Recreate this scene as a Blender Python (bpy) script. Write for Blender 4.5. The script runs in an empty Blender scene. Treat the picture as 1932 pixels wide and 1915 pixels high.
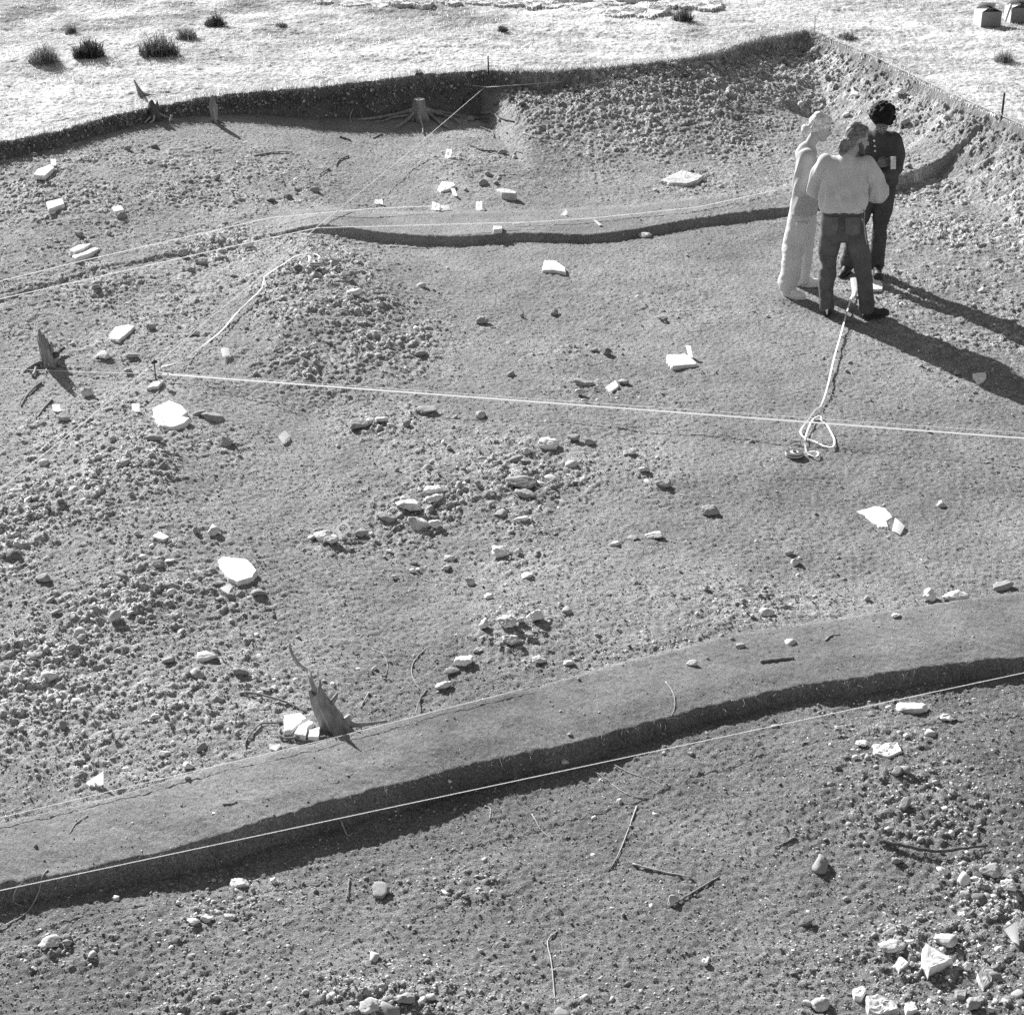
import bpy, bmesh, math, random
import numpy as np
from mathutils import Vector, Matrix

random.seed(7)
RNG = np.random.default_rng(11)
SC = bpy.context.scene
COL = SC.collection
R = math.radians

# ------------------------------------------------------------------ camera
CAM_H, PITCH = 5.15, R(26)
FPX, CX, CY = 3200.0, 966.0, 957.5          # focal length and centre in photo units (1932 wide)
cam_d = bpy.data.cameras.new("camera")
cam = bpy.data.objects.new("camera", cam_d)
COL.objects.link(cam)
cam.location = (0, 0, CAM_H)
cam.rotation_euler = (math.pi / 2 - PITCH, 0, 0)
cam_d.sensor_fit = 'HORIZONTAL'
cam_d.angle = 2 * math.atan(966.0 / FPX)
cam_d.clip_start, cam_d.clip_end = 0.1, 900
SC.camera = cam
CP, SP = math.cos(PITCH), math.sin(PITCH)

def ray(px, py):
    a, b = (px - CX) / FPX, -(py - CY) / FPX
    return np.array([a, CP + b * SP, -SP + b * CP])

def unproj(px, py, z=0.0):
    d = ray(px, py)
    t = (z - CAM_H) / d[2]
    return d[0] * t, d[1] * t

def project(x, y, z):
    dx, dy, dz = x, y, z - CAM_H
    f = dy * CP - dz * SP
    u = dy * SP + dz * CP
    return CX + FPX * dx / f, CY - FPX * u / f

# ------------------------------------------------------------------ numpy noise
def _hash(ix, iy, seed):
    h = (ix.astype(np.int64) * 374761393 + iy.astype(np.int64) * 668265263 + seed * 974634777) & 0xFFFFFFFF
    h = ((h ^ (h >> 13)) * 1274126177) & 0xFFFFFFFF
    return (h ^ (h >> 16)) & 0xFFFFFFFF

def noise(x, y, seed=0):
    x = np.asarray(x, float); y = np.asarray(y, float)
    x, y = np.broadcast_arrays(x, y)
    x0 = np.floor(x); y0 = np.floor(y)
    fx, fy = x - x0, y - y0
    def g(ox, oy):
        a = _hash(x0 + ox, y0 + oy, seed) * (2 * math.pi / 4294967296.0)
        return np.cos(a) * (fx - ox) + np.sin(a) * (fy - oy)
    u = fx * fx * fx * (fx * (fx * 6 - 15) + 10)
    v = fy * fy * fy * (fy * (fy * 6 - 15) + 10)
    return 1.5 * ((g(0, 0) * (1 - u) + g(1, 0) * u) * (1 - v) + (g(0, 1) * (1 - u) + g(1, 1) * u) * v)

def cells(x, y, seed=0):
    """distance to the nearest jittered cell point, and a random value of that cell"""
    x0 = np.floor(x); y0 = np.floor(y)
    best = np.full(x.shape, 9.0); val = np.zeros(x.shape)
    for ox in (-1, 0, 1):
        for oy in (-1, 0, 1):
            h = _hash(x0 + ox, y0 + oy, seed)
            jx = (h & 0xFFFF) / 65536.0; jy = (h >> 16) / 65536.0
            d = np.hypot(x0 + ox + jx - x, y0 + oy + jy - y)
            m = d < best
            best[m] = d[m]
            val[m] = ((h[m] * 7919) & 0xFFFF) / 65536.0
    return best, val

def sstep(a, b, x):
    t = np.clip((x - a) / (b - a), 0, 1)
    return t * t * (3 - 2 * t)

# ------------------------------------------------------------------ terrain, from edges seen in the photograph
def edge(pts, z, ext=()):
    w = sorted(unproj(a, b, z) for a, b in pts)
    (xa, ya), (xb, yb) = w[0], w[2]
    w.insert(0, (xa - 6, ya - 6 * (yb - ya) / (xb - xa)))
    (xa, ya), (xb, yb) = w[-3], w[-1]
    w.append((xb + 3, yb + 3 * max(-3, min(3, (yb - ya) / (xb - xa)))))
    xs = np.array([p[0] for p in w]); ys = np.array([p[1] for p in w])
    return lambda x: np.interp(x, xs, ys)

E_front = edge([(-150, 1698), (0, 1668), (110, 1648), (210, 1626), (320, 1601), (420, 1574), (580, 1526), (670, 1502), (756, 1477), (887, 1441), (960, 1426), (1039, 1409), (1109, 1391),
                (1250, 1357), (1350, 1332), (1500, 1295), (1650, 1270), (1800, 1249), (1932, 1238), (2200, 1200)], 0.05, [(-8, 3.0), (9, 8.2)])
E_back = edge([(-150, 1578), (0, 1545), (200, 1495), (400, 1440), (640, 1383), (850, 1325), (1000, 1292), (1200, 1240), (1400, 1190),
               (1600, 1158), (1800, 1130), (1932, 1112), (2200, 1075)], 0.05, [(-8, 3.8), (9, 9.0)])
E_cfront = edge([(-200, 640), (0, 585), (200, 525), (460, 470), (600, 440), (800, 432), (1000, 429), (1120, 430), (1200, 421), (1330, 400),
                 (1480, 378), (1660, 340), (1800, 302), (1932, 268), (2200, 205)], 0.14, [(-9, 8.2), (10, 15.5)])
E_cback = edge([(-200, 590), (0, 542), (200, 490), (510, 420), (870, 396), (1030, 390), (1200, 383), (1330, 364), (1480, 342),
                (1660, 303), (1800, 268), (1932, 236), (2200, 175)], 0.14, [(-9, 9.0), (10, 16.3)])
E_mead = edge([(-300, 330), (-60, 281), (0, 268), (100, 250), (200, 222), (300, 200), (430, 178), (600, 165), (800, 141), (900, 134),
               (1000, 135), (1100, 131), (1250, 116), (1350, 99), (1420, 76), (1520, 59), (1560, 70), (1620, 98), (1700, 134),
               (1800, 183), (1932, 240), (2100, 325), (2300, 430)], 0.62, [(-9.5, 9.0), (-14, 4), (9.0, 4.0), (14, -2)])
E_bankw = edge([(-300, 330), (880, 134), (1000, 132)], 0.5)
XB0 = unproj(890, 134, 0.62)[0]; XB1 = unproj(1010, 134, 0.62)[0]
XC0 = unproj(1500, 62, 0.62)[0]; XC1 = unproj(1640, 105, 0.62)[0]

# rubble spreads: photo x, y, radii, strength
RUB = [(590, 545, 130, 70, 1), (690, 640, 150, 70, 1), (600, 700, 110, 45, .8), (560, 610, 90, 80, .9),
       (720, 785, 90, 45, .8), (900, 865, 190, 55, .75), (820, 930, 150, 60, .85), (1010, 890, 130, 55, .8), (960, 970, 120, 60, .6),
       (1200, 880, 80, 50, .4), (780, 1000, 150, 45, .5), (940, 1050, 150, 60, .4), (960, 1185, 100, 60, .6), (620, 1010, 70, 30, .6),
       (290, 890, 140, 80, .9), (100, 1000, 180, 150, .85), (250, 1150, 240, 140, .8), (90, 1260, 220, 140, .8), (350, 1290, 230, 110, .5),
       (200, 1420, 240, 70, .45), (150, 830, 180, 100, .55), (230, 610, 280, 110, .55), (450, 520, 180, 70, .7), (390, 395, 200, 65, .75),
       (110, 430, 220, 130, .7), (560, 390, 50, 16, .9), (1250, 230, 330, 100, .85), (1560, 170, 150, 90, .95), (1720, 220, 190, 90, 1),
       (1350, 320, 260, 60, .6), (890, 330, 110, 45, .5), (1820, 420, 230, 110, .95), (1830, 580, 210, 110, .7), (1250, 560, 200, 60, .25),
       (1400, 1150, 230, 60, .5), (1230, 1230, 150, 40, .5), (420, 1700, 130, 70, .6), (650, 1870, 350, 60, .65), (850, 1640, 150, 40, .4),
       (1700, 1350, 140, 80, .6), (1750, 1500, 190, 140, .45), (1740, 1810, 220, 120, .7), (1860, 1680, 110, 80, .75), (110, 1775, 100, 40, .5),
       (1180, 740, 170, 40, .35), (1090, 650, 130, 50, .3)]
RUBW = []
for a, b, rx, ry, s in RUB:
    x, y = unproj(a, b); x1, _ = unproj(a + rx, b); _, y1 = unproj(a, b - ry); _, y2 = unproj(a, b + ry)
    RUBW.append((x, y, x1 - x, (y1 - y2) / 2, s))

def rubble(x, y):
    out = np.zeros(np.broadcast(x, y).shape)
    for cx, cy, rx, ry, s in RUBW:
        d2 = ((x - cx) / rx) ** 2 + ((y - cy) / ry) ** 2
        out = np.maximum(out, s * np.exp(-d2 * 0.9))
    patch = .95 + .75 * noise(x * 1.6, y * 1.2, 101) + .45 * noise(x * 4.2, y * 3.4, 102)
    return np.clip(out * np.clip(patch, .06, 1.25), 0, 1)

def bump(x, y, px, py, rx, ry, h, z=0.0):
    cx, cy = unproj(px, py, z)
    return h * np.exp(-((x - cx) / rx) ** 2 - ((y - cy) / (1.35 * ry)) ** 2)

Z_MEAD = 0.62
def layers(x, y):
    """smooth ground height and the masks of the parts of the ground"""
    w1 = 0.012 * noise(x * 1.3, y * 0 + 3.1, 5) + 0.014 * noise(x * 5, y * 2, 6) + 0.012 * noise(x * 17, y * 9, 7) + .008 * noise(x * 45, y * 30, 9)
    floor_mid = -0.02 + 0.05 * noise(x * .35, y * .35, 21) + 0.018 * noise(x * 1.1, y * 1.1, 22)
    # ground rises towards the far left corner
    floor_mid = floor_mid + 0.27 * sstep(1.2, 4.6, -x) * sstep(11.5, 17.0, y)
    floor_mid = floor_mid + 0.10 * sstep(0.6, 2.6, -x) * sstep(6.1, 10.1, y)
    floor_mid = floor_mid + bump(x, y, 620, 590, .75, 1.1, .17) + bump(x, y, 560, 520, .5, .6, .06)
    floor_mid = floor_mid + bump(x, y, 900, 880, 1.0, .6, .07) + bump(x, y, 290, 900, .6, .5, .08) + bump(x, y, 960, 1175, .35, .3, .05)
    floor_mid = floor_mid - bump(x, y, 800, 480, .9, .4, .03) - bump(x, y, 600, 765, .55, .28, .07) - bump(x, y, 420, 900, .5, .6, .04)
    floor_mid = floor_mid + bump(x, y, 1330, 1190, 1.2, .35, .05)
    floor_mid = floor_mid + .13 * sstep(15.5, 21.0, y) * (1 - sstep(XB0 - .1, XB1 + .3, x))
    floor_near = -0.075 + 0.05 * noise(x * .5, y * .5, 23) + 0.015 * noise(x * 1.7, y * 1.7, 24) \
        + bump(x, y, 1750, 1480, 1.1, .55, .10) + bump(x, y, 420, 1760, .8, .3, .05) + bump(x, y, 650, 1880, .6, .3, .06)
    near = sstep(-0.035, 0.035, E_front(x) + w1 - y)                       # 1 in the near trench
    bk = sstep(-0.03, 0.03, y - E_front(x) - w1) * sstep(-0.05, 0.05, E_back(x) + w1 * .5 - y)
    top = 0.05 + 0.014 * noise(x * .8, y * .8, 31) - 0.02 * sstep(0.0, 0.25, E_front(x) + .25 - y)
    z = floor_mid * (1 - near) + floor_near * near
    z = z * (1 - bk) + top * bk
    # the far baulk
    cw = .5 * w1 + 0.05 * noise(x * .6, x * 0, 8)
    cb = sstep(-0.04, 0.04, y - E_cfront(x) - cw) * sstep(-0.30, 0.05, E_cback(x) + .1 - y)
    flush = 0.25 + 0.75 * sstep(unproj(520, 440)[0], unproj(640, 440)[0], x)
    base = z
    ztop = floor_mid + 0.075 + .09 * sstep(unproj(1500, 370)[0], unproj(1850, 290)[0], x)
    z = z * (1 - cb) + (z * (1 - flush) + ztop * flush) * cb
    far = sstep(-.05, .05, y - E_cfront(x))
    z = z + 0.03 * far * (1 - cb) * (flush - .25) / .75
    # bank up to the meadow
    ye = E_mead(x) + w1 * 1.2
    bank = sstep(XB0, XB1, x)
    W = 0.07 + bank * (3.0 + .8 * sstep(XC0, XC1, x))
    u = np.clip((ye - y) / W, 0, 1)
    lip = (0.10 + .06 * noise(x * 4, y * 4, 44)) * bank * (0.35 + 0.65 * sstep(unproj(1250, 100, .62)[0], unproj(1400, 90, .62)[0], x))
    slope = (1 - u) ** 1.35
    zb = z + (Z_MEAD - lip - z) * slope
    hollow = bump(x, y, 1010, 195, .7, .5, .16, .2) + bump(x, y, 1530, 182, .35, .3, .12, .25) + bump(x, y, 1420, 95, .8, .5, .1, .4)
    zb = zb - hollow * (1 - sstep(-.15, 0, y - ye))
    zm = Z_MEAD + 0.05 * noise(x * .5, y * .5, 41) * sstep(0, 1.5, y - ye) + 0.012 * noise(x * 3, y * 3, 42)
    zm = zm + 0.35 * sstep(32, 120, y) + .03 * noise(x * 1.3, y * 1.3, 43) * sstep(0, .8, y - ye)
    mead = sstep(-0.012 - .07 * bank, 0.012 + .03 * bank, y - ye)
    z = zb * (1 - mead) + zm * mead
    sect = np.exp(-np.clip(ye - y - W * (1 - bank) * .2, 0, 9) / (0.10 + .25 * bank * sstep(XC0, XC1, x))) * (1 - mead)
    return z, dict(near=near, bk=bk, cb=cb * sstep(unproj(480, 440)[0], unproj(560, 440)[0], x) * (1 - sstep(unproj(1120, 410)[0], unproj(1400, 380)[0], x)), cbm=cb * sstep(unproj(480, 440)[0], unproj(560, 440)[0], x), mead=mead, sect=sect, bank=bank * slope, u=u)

def height(x, y, detail=True):
    x = np.asarray(x, float); y = np.asarray(y, float)
    z, m = layers(x, y)
    if not detail:
        return z
    rub = np.maximum(rubble(x, y), .95 * np.clip(m['bank'] * 2.2, 0, 1)) * (1 - m['bk']) * (1 - .75 * m['cb']) * (1 - m['mead'])
    soil = (1 - m['mead'])
    rough = soil * (1 - .72 * m['bk']) * (1 - .5 * m['cb'])
    d, v = cells(x * 12 + .9 * noise(x * 9, y * 9, 61) + .35 * noise(x * 28, y * 28, 68), y * 14 + .9 * noise(x * 9, y * 9, 62) + .35 * noise(x * 28, y * 28, 69), 51)
    d2, v2 = cells(x * 31, y * 31, 52)
    z = z + rub * (0.075 * np.clip(0.60 - d, 0, .42) * (0.15 + v) + .012 * noise(x * 6, y * 6, 63) + .012 * noise(x * 13, y * 13, 67))
    z = z + rough * (0.024 * np.clip(0.55 - d2, 0, .4) * (0.25 + v2) * (.10 + 1.2 * rub) + .007 * noise(x * 26, y * 26, 64) + .0055 * noise(x * 48, y * 48, 65)
                     + .008 * noise(x * 4, y * 4, 66))
    # trowel ripples on the clean top of the near baulk
    z = z + m['bk'] * (.003 * noise(x * 14 + y * 22, y * 5 - x * 3, 71) + .003 * noise(x * 50, y * 50, 72) + .003 * noise(x * 7, y * 9, 75))
    z = z + m['mead'] * (.012 * noise(x * 9, y * 9, 73) + .010 * noise(x * 21, y * 21, 74))
    return z

def pt(px, py, lift=0.0):
    """point of the ground seen at a place of the photograph"""
    z = 0.0
    d = ray(px, py)
    best = None
    t0 = (Z_MEAD + .6 - CAM_H) / d[2]; t1 = (-0.35 - CAM_H) / d[2]
    t = np.linspace(t0, t1, 500)
    hx = height(d[0] * t, d[1] * t)
    hit = np.nonzero(CAM_H + d[2] * t <= hx)[0]
    i = hit[0] if len(hit) else len(t) - 1
    return Vector((d[0] * t[i], d[1] * t[i], float(hx[i]) + lift))

# ------------------------------------------------------------------ scene helpers
def tag(o, label=None, cat=None, group=None, kind=None):
    if label: o['label'] = label
    if cat: o['category'] = cat
    if group: o['group'] = group
    if kind: o['kind'] = kind
    return o

def link(name, me, mat=None, parent=None):
    o = bpy.data.objects.new(name, me)
    COL.objects.link(o)
    if mat is not None and not me.materials:
        me.materials.append(mat)
    if parent is not None:
        o.parent = parent
    return o

def empty(name, loc, rz=0.0):
    o = bpy.data.objects.new(name, None)
    COL.objects.link(o)
    o.location = loc; o.rotation_euler = (0, 0, rz); o.empty_display_size = .05
    return o

def npmesh(name, verts, faces, smooth=False, attrs=None):
    """faces: int array (n, 3) or (n, 4)"""
    me = bpy.data.meshes.new(name)
    n, k = faces.shape
    me.vertices.add(len(verts)); me.loops.add(n * k); me.polygons.add(n)
    me.vertices.foreach_set('co', np.ascontiguousarray(verts, np.float32).ravel())
    me.loops.foreach_set('vertex_index', np.ascontiguousarray(faces, np.int32).ravel())
    me.polygons.foreach_set('loop_start', np.arange(0, n * k, k, dtype=np.int32))
    if smooth:
        me.polygons.foreach_set('use_smooth', np.ones(n, bool))
    for an, av in (attrs or {}).items():
        a = me.attributes.new(an, 'FLOAT', 'POINT')
        a.data.foreach_set('value', np.ascontiguousarray(av, np.float32))
    me.update(calc_edges=True)
    return me

def pymesh(name, verts, faces, smooth=False):
    me = bpy.data.meshes.new(name)
    me.from_pydata([tuple(v) for v in verts], [], faces)
    if smooth:
        for p in me.polygons: p.use_smooth = True
    me.update()
    return me

def tube_geo(pts, radii, sides=6, flat=1.0):
    pts = [Vector(p) for p in pts]
    n = len(pts)
    if not hasattr(radii, '__len__'): radii = [radii] * n
    V, F = [], []
    up = Vector((0, 0, 1))
    for i, p in enumerate(pts):
        t = (pts[min(i + 1, n - 1)] - pts[max(i - 1, 0)])
        if t.length < 1e-9: t = Vector((1, 0, 0))
        t.normalize()
        s = t.cross(up)
        if s.length < .15: s = t.cross(Vector((0, 1, 0)))
        s.normalize(); b = s.cross(t)
        for k in range(sides):
            a = 2 * math.pi * k / sides
            V.append(p + (s * math.cos(a) + b * math.sin(a) * flat) * radii[i])
    for i in range(n - 1):
        for k in range(sides):
            k2 = (k + 1) % sides
            F.append((i * sides + k, i * sides + k2, (i + 1) * sides + k2, (i + 1) * sides + k))
    F.append(tuple(range(sides))[::-1]); F.append(tuple(range((n - 1) * sides, n * sides)))
    return V, F

def smooth_path(pts, per=5):
    P = [Vector(p) for p in pts]
    if len(P) < 3:
        return [P[0].lerp(P[-1], i / (per * 2)) for i in range(per * 2 + 1)] if len(P) == 2 else P
    Q = [P[0] * 2 - P[1]] + P + [P[-1] * 2 - P[-2]]
    out = []
    for i in range(1, len(Q) - 2):
        a, b, c, d = Q[i - 1], Q[i], Q[i + 1], Q[i + 2]
        for j in range(per):
            t = j / per
            out.append(.5 * ((2 * b) + (c - a) * t + (2 * a - 5 * b + 4 * c - d) * t * t + (3 * b - 3 * c + d - a) * t ** 3))
    out.append(P[-1])
    return out

def tube(name, pts, radii, mat, parent=None, sides=6, flat=1.0):
    V, F = tube_geo(pts, radii, sides, flat)
    return link(name, pymesh(name, V, F, True), mat, parent)

def ribbon(name, pts, width, mat, parent=None, thick=.0012, tilt=None):
    """a flat tape lying along a path"""
    P = [Vector(p) for p in pts]; V, F = [], []
    for i, p in enumerate(P):
        t = (P[min(i + 1, len(P) - 1)] - P[max(i - 1, 0)]); t.z = 0; t.normalize()
        s = Vector((-t.y, t.x, 0))
        a = tilt(i / (len(P) - 1)) if tilt else 0.0
        w = s * math.cos(a) + Vector((0, 0, 1)) * math.sin(a)
        nrm = Vector((0, 0, 1)) * math.cos(a) - s * math.sin(a)
        for q in (w * width / 2 + nrm * thick, -w * width / 2 + nrm * thick, -w * width / 2 - nrm * thick, w * width / 2 - nrm * thick):
            V.append(p + q)
    for i in range(len(P) - 1):
        for k in range(4):
            F.append((i * 4 + k, i * 4 + (k + 1) % 4, i * 4 + 4 + (k + 1) % 4, i * 4 + 4 + k))
    F.append((3, 2, 1, 0)); n = (len(P) - 1) * 4; F.append((n, n + 1, n + 2, n + 3))
    return link(name, pymesh(name, V, F), mat, parent)

# ------------------------------------------------------------------ materials (a black and white film: greys only)
def material(name, lo, hi, scale=8.0, detail=6.0, rough=.9, bump=0.0, bscale=60.0, attr=None, attr_gain=1.0, stretch=None, dist=.02, spec=.2):
    m = bpy.data.materials.new(name); m.use_nodes = True
    nt = m.node_tree; N = nt.nodes; L = nt.links
    bs = N['Principled BSDF']; bs.inputs['Roughness'].default_value = rough
    bs.inputs['Specular IOR Level'].default_value = spec
    tc = N.new('ShaderNodeTexCoord')
    src = tc.outputs['Object']
    if stretch:
        mp = N.new('ShaderNodeMapping'); mp.inputs['Scale'].default_value = stretch
        L.new(src, mp.inputs['Vector']); src = mp.outputs['Vector']
    nz = N.new('ShaderNodeTexNoise'); nz.inputs['Scale'].default_value = scale; nz.inputs['Detail'].default_value = detail
    nz.inputs['Roughness'].default_value = .62
    L.new(src, nz.inputs['Vector'])
    rp = N.new('ShaderNodeValToRGB')
    rp.color_ramp.elements[0].position = .32; rp.color_ramp.elements[1].position = .70
    rp.color_ramp.elements[0].color = (lo, lo, lo, 1); rp.color_ramp.elements[1].color = (hi, hi, hi, 1)
    L.new(nz.outputs['Fac'], rp.inputs['Fac'])
    out = rp.outputs['Color']
    if attr:
        at = N.new('ShaderNodeAttribute'); at.attribute_name = attr
        ml = N.new('ShaderNodeMath'); ml.operation = 'MULTIPLY'; ml.inputs[1].default_value = attr_gain
        L.new(at.outputs['Fac'], ml.inputs[0])
        mx = N.new('ShaderNodeMix'); mx.data_type = 'RGBA'; mx.blend_type = 'MULTIPLY'; mx.inputs['Factor'].default_value = 1.0
        L.new(out, mx.inputs['A']); L.new(ml.outputs['Value'], mx.inputs['B'])
        out = mx.outputs['Result']
    L.new(out, bs.inputs['Base Color'])
    if bump:
        b = N.new('ShaderNodeBump'); b.inputs['Strength'].default_value = bump; b.inputs['Distance'].default_value = dist
        n2 = N.new('ShaderNodeTexNoise'); n2.inputs['Scale'].default_value = bscale; n2.inputs['Detail'].default_value = 8; n2.inputs['Roughness'].default_value = .7
        L.new(src, n2.inputs['Vector'])
        L.new(n2.outputs['Fac'], b.inputs['Height']); L.new(b.outputs['Normal'], bs.inputs['Normal'])
    return m

M = dict(
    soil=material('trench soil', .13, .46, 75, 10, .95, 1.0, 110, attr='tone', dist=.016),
    baulk=material('baulk soil', .15, .40, 85, 10, .95, .8, 140, attr='tone', dist=.010),
    meadow=material('dry meadow', .48, .80, 3.5, 9, .95, .5, 30, attr='tone', dist=.03),
    gravel=material('gravel', .75, 1.0, 40, 4, .9, .3, 120, attr='tone', dist=.004),
    stone=material('grey stone', .26, .46, 14, 8, .9, .5, 45, dist=.01),
    pale=material('pale limestone', .34, .80, 16, 9, .85, .35, 40, dist=.006),
    white=material('white limestone', .62, .92, 13, 9, .8, .3, 35, dist=.004),
    dark_stone=material('soil-stained stone', .14, .27, 14, 8, .9, .5, 45, dist=.01),
    bark=material('grey bark', .18, .46, 22, 8, .9, .9, 40, stretch=(1, 1, .25), dist=.01),
    dark_bark=material('dark bark', .06, .17, 22, 8, .9, .9, 40, stretch=(1, 1, .25), dist=.01),
    root=material('root bark', .14, .34, 30, 6, .85, .4, 60, dist=.004),
    pale_root=material('pale root', .32, .55, 30, 6, .85, .3, 60, dist=.003),
    cut_wood=material('sawn wood', .65, .85, 20, 6, .8, .2, 60, dist=.003),
    fibre=material('root fibre', .28, .5, 30, 3, .9, attr='tone'),
    straw=material('dry grass', .8, 1.0, 8, 4, .9, attr='tone'),
    scrub=material('scrub', .7, 1.0, 8, 4, .9, attr='tone'),
    card=material('white card', .93, .96, 5, 3, .7),
    ink=material('black ink', .02, .03, 5, 3, .8),
    string=material('white string', .88, .93, 60, 3, .8),
    tape=material('white tape', .80, .88, 30, 3, .6),
    plastic=material('dark plastic', .10, .13, 20, 3, .45, spec=.4),
    iron=material('rusty iron', .03, .08, 40, 5, .7, .2, 90, dist=.002),
    board=material('cardboard', .20, .24, 6, 5, .9, .1, 30, dist=.002),
    board_pale=material('pale cardboard', .58, .66, 6, 5, .9, .1, 30, dist=.002),
    wood=material('pale plank', .5, .65, 12, 5, .8, .2, 50, stretch=(1, 1, .1), dist=.003),
)

for nm, fac in (('card', .5), ('string', .6), ('straw', .5), ('fibre', .35), ('scrub', .25)):      # thin blades let light through
    nt = M[nm].node_tree; bs = nt.nodes['Principled BSDF']
    tr = nt.nodes.new('ShaderNodeBsdfTranslucent'); mx = nt.nodes.new('ShaderNodeMixShader'); mx.inputs['Fac'].default_value = fac
    nt.links.new(bs.inputs['Base Color'].links[0].from_socket, tr.inputs['Color'])
    nt.links.new(bs.outputs['BSDF'], mx.inputs[1]); nt.links.new(tr.outputs['BSDF'], mx.inputs[2])
    nt.links.new(mx.outputs['Shader'], nt.nodes['Material Output'].inputs['Surface'])

# ------------------------------------------------------------------ light: low sun from beyond the trench, left of the view; neutral sky
SUN_AZ, SUN_EL = R(-34), R(27)                 # from +Y, towards -X
w = bpy.data.worlds.new("World"); SC.world = w; w.use_nodes = True
nt = w.node_tree
sky = nt.nodes.new('ShaderNodeTexSky'); sky.sky_type = 'NISHITA'; sky.sun_disc = False
sky.sun_elevation = SUN_EL; sky.sun_rotation = SUN_AZ
bw = nt.nodes.new('ShaderNodeRGBToBW')         # black and white film sees no colour in the sky
nt.links.new(sky.outputs['Color'], bw.inputs['Color'])
nt.links.new(bw.outputs['Val'], nt.nodes['Background'].inputs['Color'])
nt.nodes['Background'].inputs['Strength'].default_value = 0.06
sl = bpy.data.lights.new("sun", 'SUN'); sl.energy = 4.5; sl.angle = R(.53)
sun = bpy.data.objects.new("sun", sl); COL.objects.link(sun)
to_sun = Vector((math.sin(SUN_AZ) * math.cos(SUN_EL), math.cos(SUN_AZ) * math.cos(SUN_EL), math.sin(SUN_EL)))
sun.rotation_euler = (-to_sun).to_track_quat('-Z', 'Y').to_euler()
SC.view_settings.view_transform = 'Standard'; SC.view_settings.look = 'None'
SC.view_settings.exposure = 1.1; SC.view_settings.gamma = 1.0
SC.render.filter_size = 1.05
SC.cycles.use_denoising = False
SC.cycles.max_bounces = 5; SC.cycles.diffuse_bounces = 3

# ------------------------------------------------------------------ the ground: one sheet of height samples, split into trench floor, baulks and meadow
def axis(lo, hi, step, outer, grow=1.35):
    a = list(np.arange(lo, hi, step))
    s, v, pre = step, lo, []
    while v > outer[0]:
        s = min(s * grow, 25); v -= s; pre.append(v)
    s, v, post = step, a[-1], []
    while v < outer[1]:
        s = min(s * grow, 25); v += s; post.append(v)
    return np.array(pre[::-1] + a + post)

_ys = [4.3]
while _ys[-1] < 29:
    _ys.append(_ys[-1] + 0.0095 + 0.017 * (_ys[-1] - 4.3) / 24)
_s = .027
while _ys[-1] < 320:
    _s = min(_s * 1.22, 25); _ys.append(_ys[-1] + _s)
_pre, _s, _v = [], .0095, 4.3
while _v > -60:
    _s = min(_s * 1.4, 20); _v -= _s; _pre.append(_v)
gy = np.array(_pre[::-1] + _ys)
gx = axis(-7.6, 8.0, .0125, (-320, 320), 1.3)
GX, GY = np.meshgrid(gx, gy)
GZ = np.empty_like(GX); TONE = np.empty_like(GX); CLS = np.empty(GX.shape, np.int8)
for a in range(0, len(gy), 200):
    s = slice(a, a + 200)
    X, Y = GX[s], GY[s]
    GZ[s] = height(X, Y)
    _, m = layers(X, Y)
    # the section face: dark humic topsoil over paler subsoil; the meadow bleached and patchy; rubble dusty and paler
    rub = rubble(X, Y) * (1 - m['bk']) * (1 - m['mead'])
    d, v = cells(X * 12 + .9 * noise(X * 9, Y * 9, 61) + .35 * noise(X * 28, Y * 28, 68), Y * 14 + .9 * noise(X * 9, Y * 9, 62) + .35 * noise(X * 28, Y * 28, 69), 51)
    d2, v2 = cells(X * 31, Y * 31, 52)
    lump = np.maximum(rub, .7 * np.clip(m['bank'] * 1.6, 0, 1)) * (1.5 * (d < .45) * (v - .2) + .8 * (d2 < .42) * (v2 - .25))
    tone = .95 + lump + .26 * noise(X * .55, Y * .45, 81) + .18 * noise(X * 2.2, Y * 1.8, 82) + .12 * noise(X * 7, Y * 6, 88) + .25 * rub + .10 * sstep(0, -3, X)
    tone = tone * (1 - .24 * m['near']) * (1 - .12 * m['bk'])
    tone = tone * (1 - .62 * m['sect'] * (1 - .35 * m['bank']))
    tm = .84 + .30 * noise(X * .45, Y * .8, 83) + .26 * noise(X * 1.7, Y * 3.0, 84) + .2 * noise(X * 6, Y * 9, 87)
    tm = tm - .20 * sstep(22, 27, Y) * sstep(-.1, .3, noise(X * .35, Y * .5, 85)) - .45 * sstep(23, 27, Y) * sstep(.5, -3, X) * sstep(-.25, .3, noise(X * 1.1, Y * 1.0, 86))
    tm = np.clip(tm, .3, 1.08) 
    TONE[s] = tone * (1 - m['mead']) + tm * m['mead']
    c = np.zeros(X.shape, np.int8)
    c[(m['bk'] > .5)] = 1
    c[(m['cbm'] > .5)] = 2
    c[(m['mead'] > .5)] = 3
    CLS[s] = c
nyg, nxg = GX.shape
idx = np.arange(nyg * nxg).reshape(nyg, nxg)
quads = np.stack([idx[:-1, :-1], idx[:-1, 1:], idx[1:, 1:], idx[1:, :-1]], -1).reshape(-1, 4)
qc = CLS[:-1, :-1].ravel()
P3 = np.stack([GX.ravel(), GY.ravel(), GZ.ravel()], 1)
TN = TONE.ravel()
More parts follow.
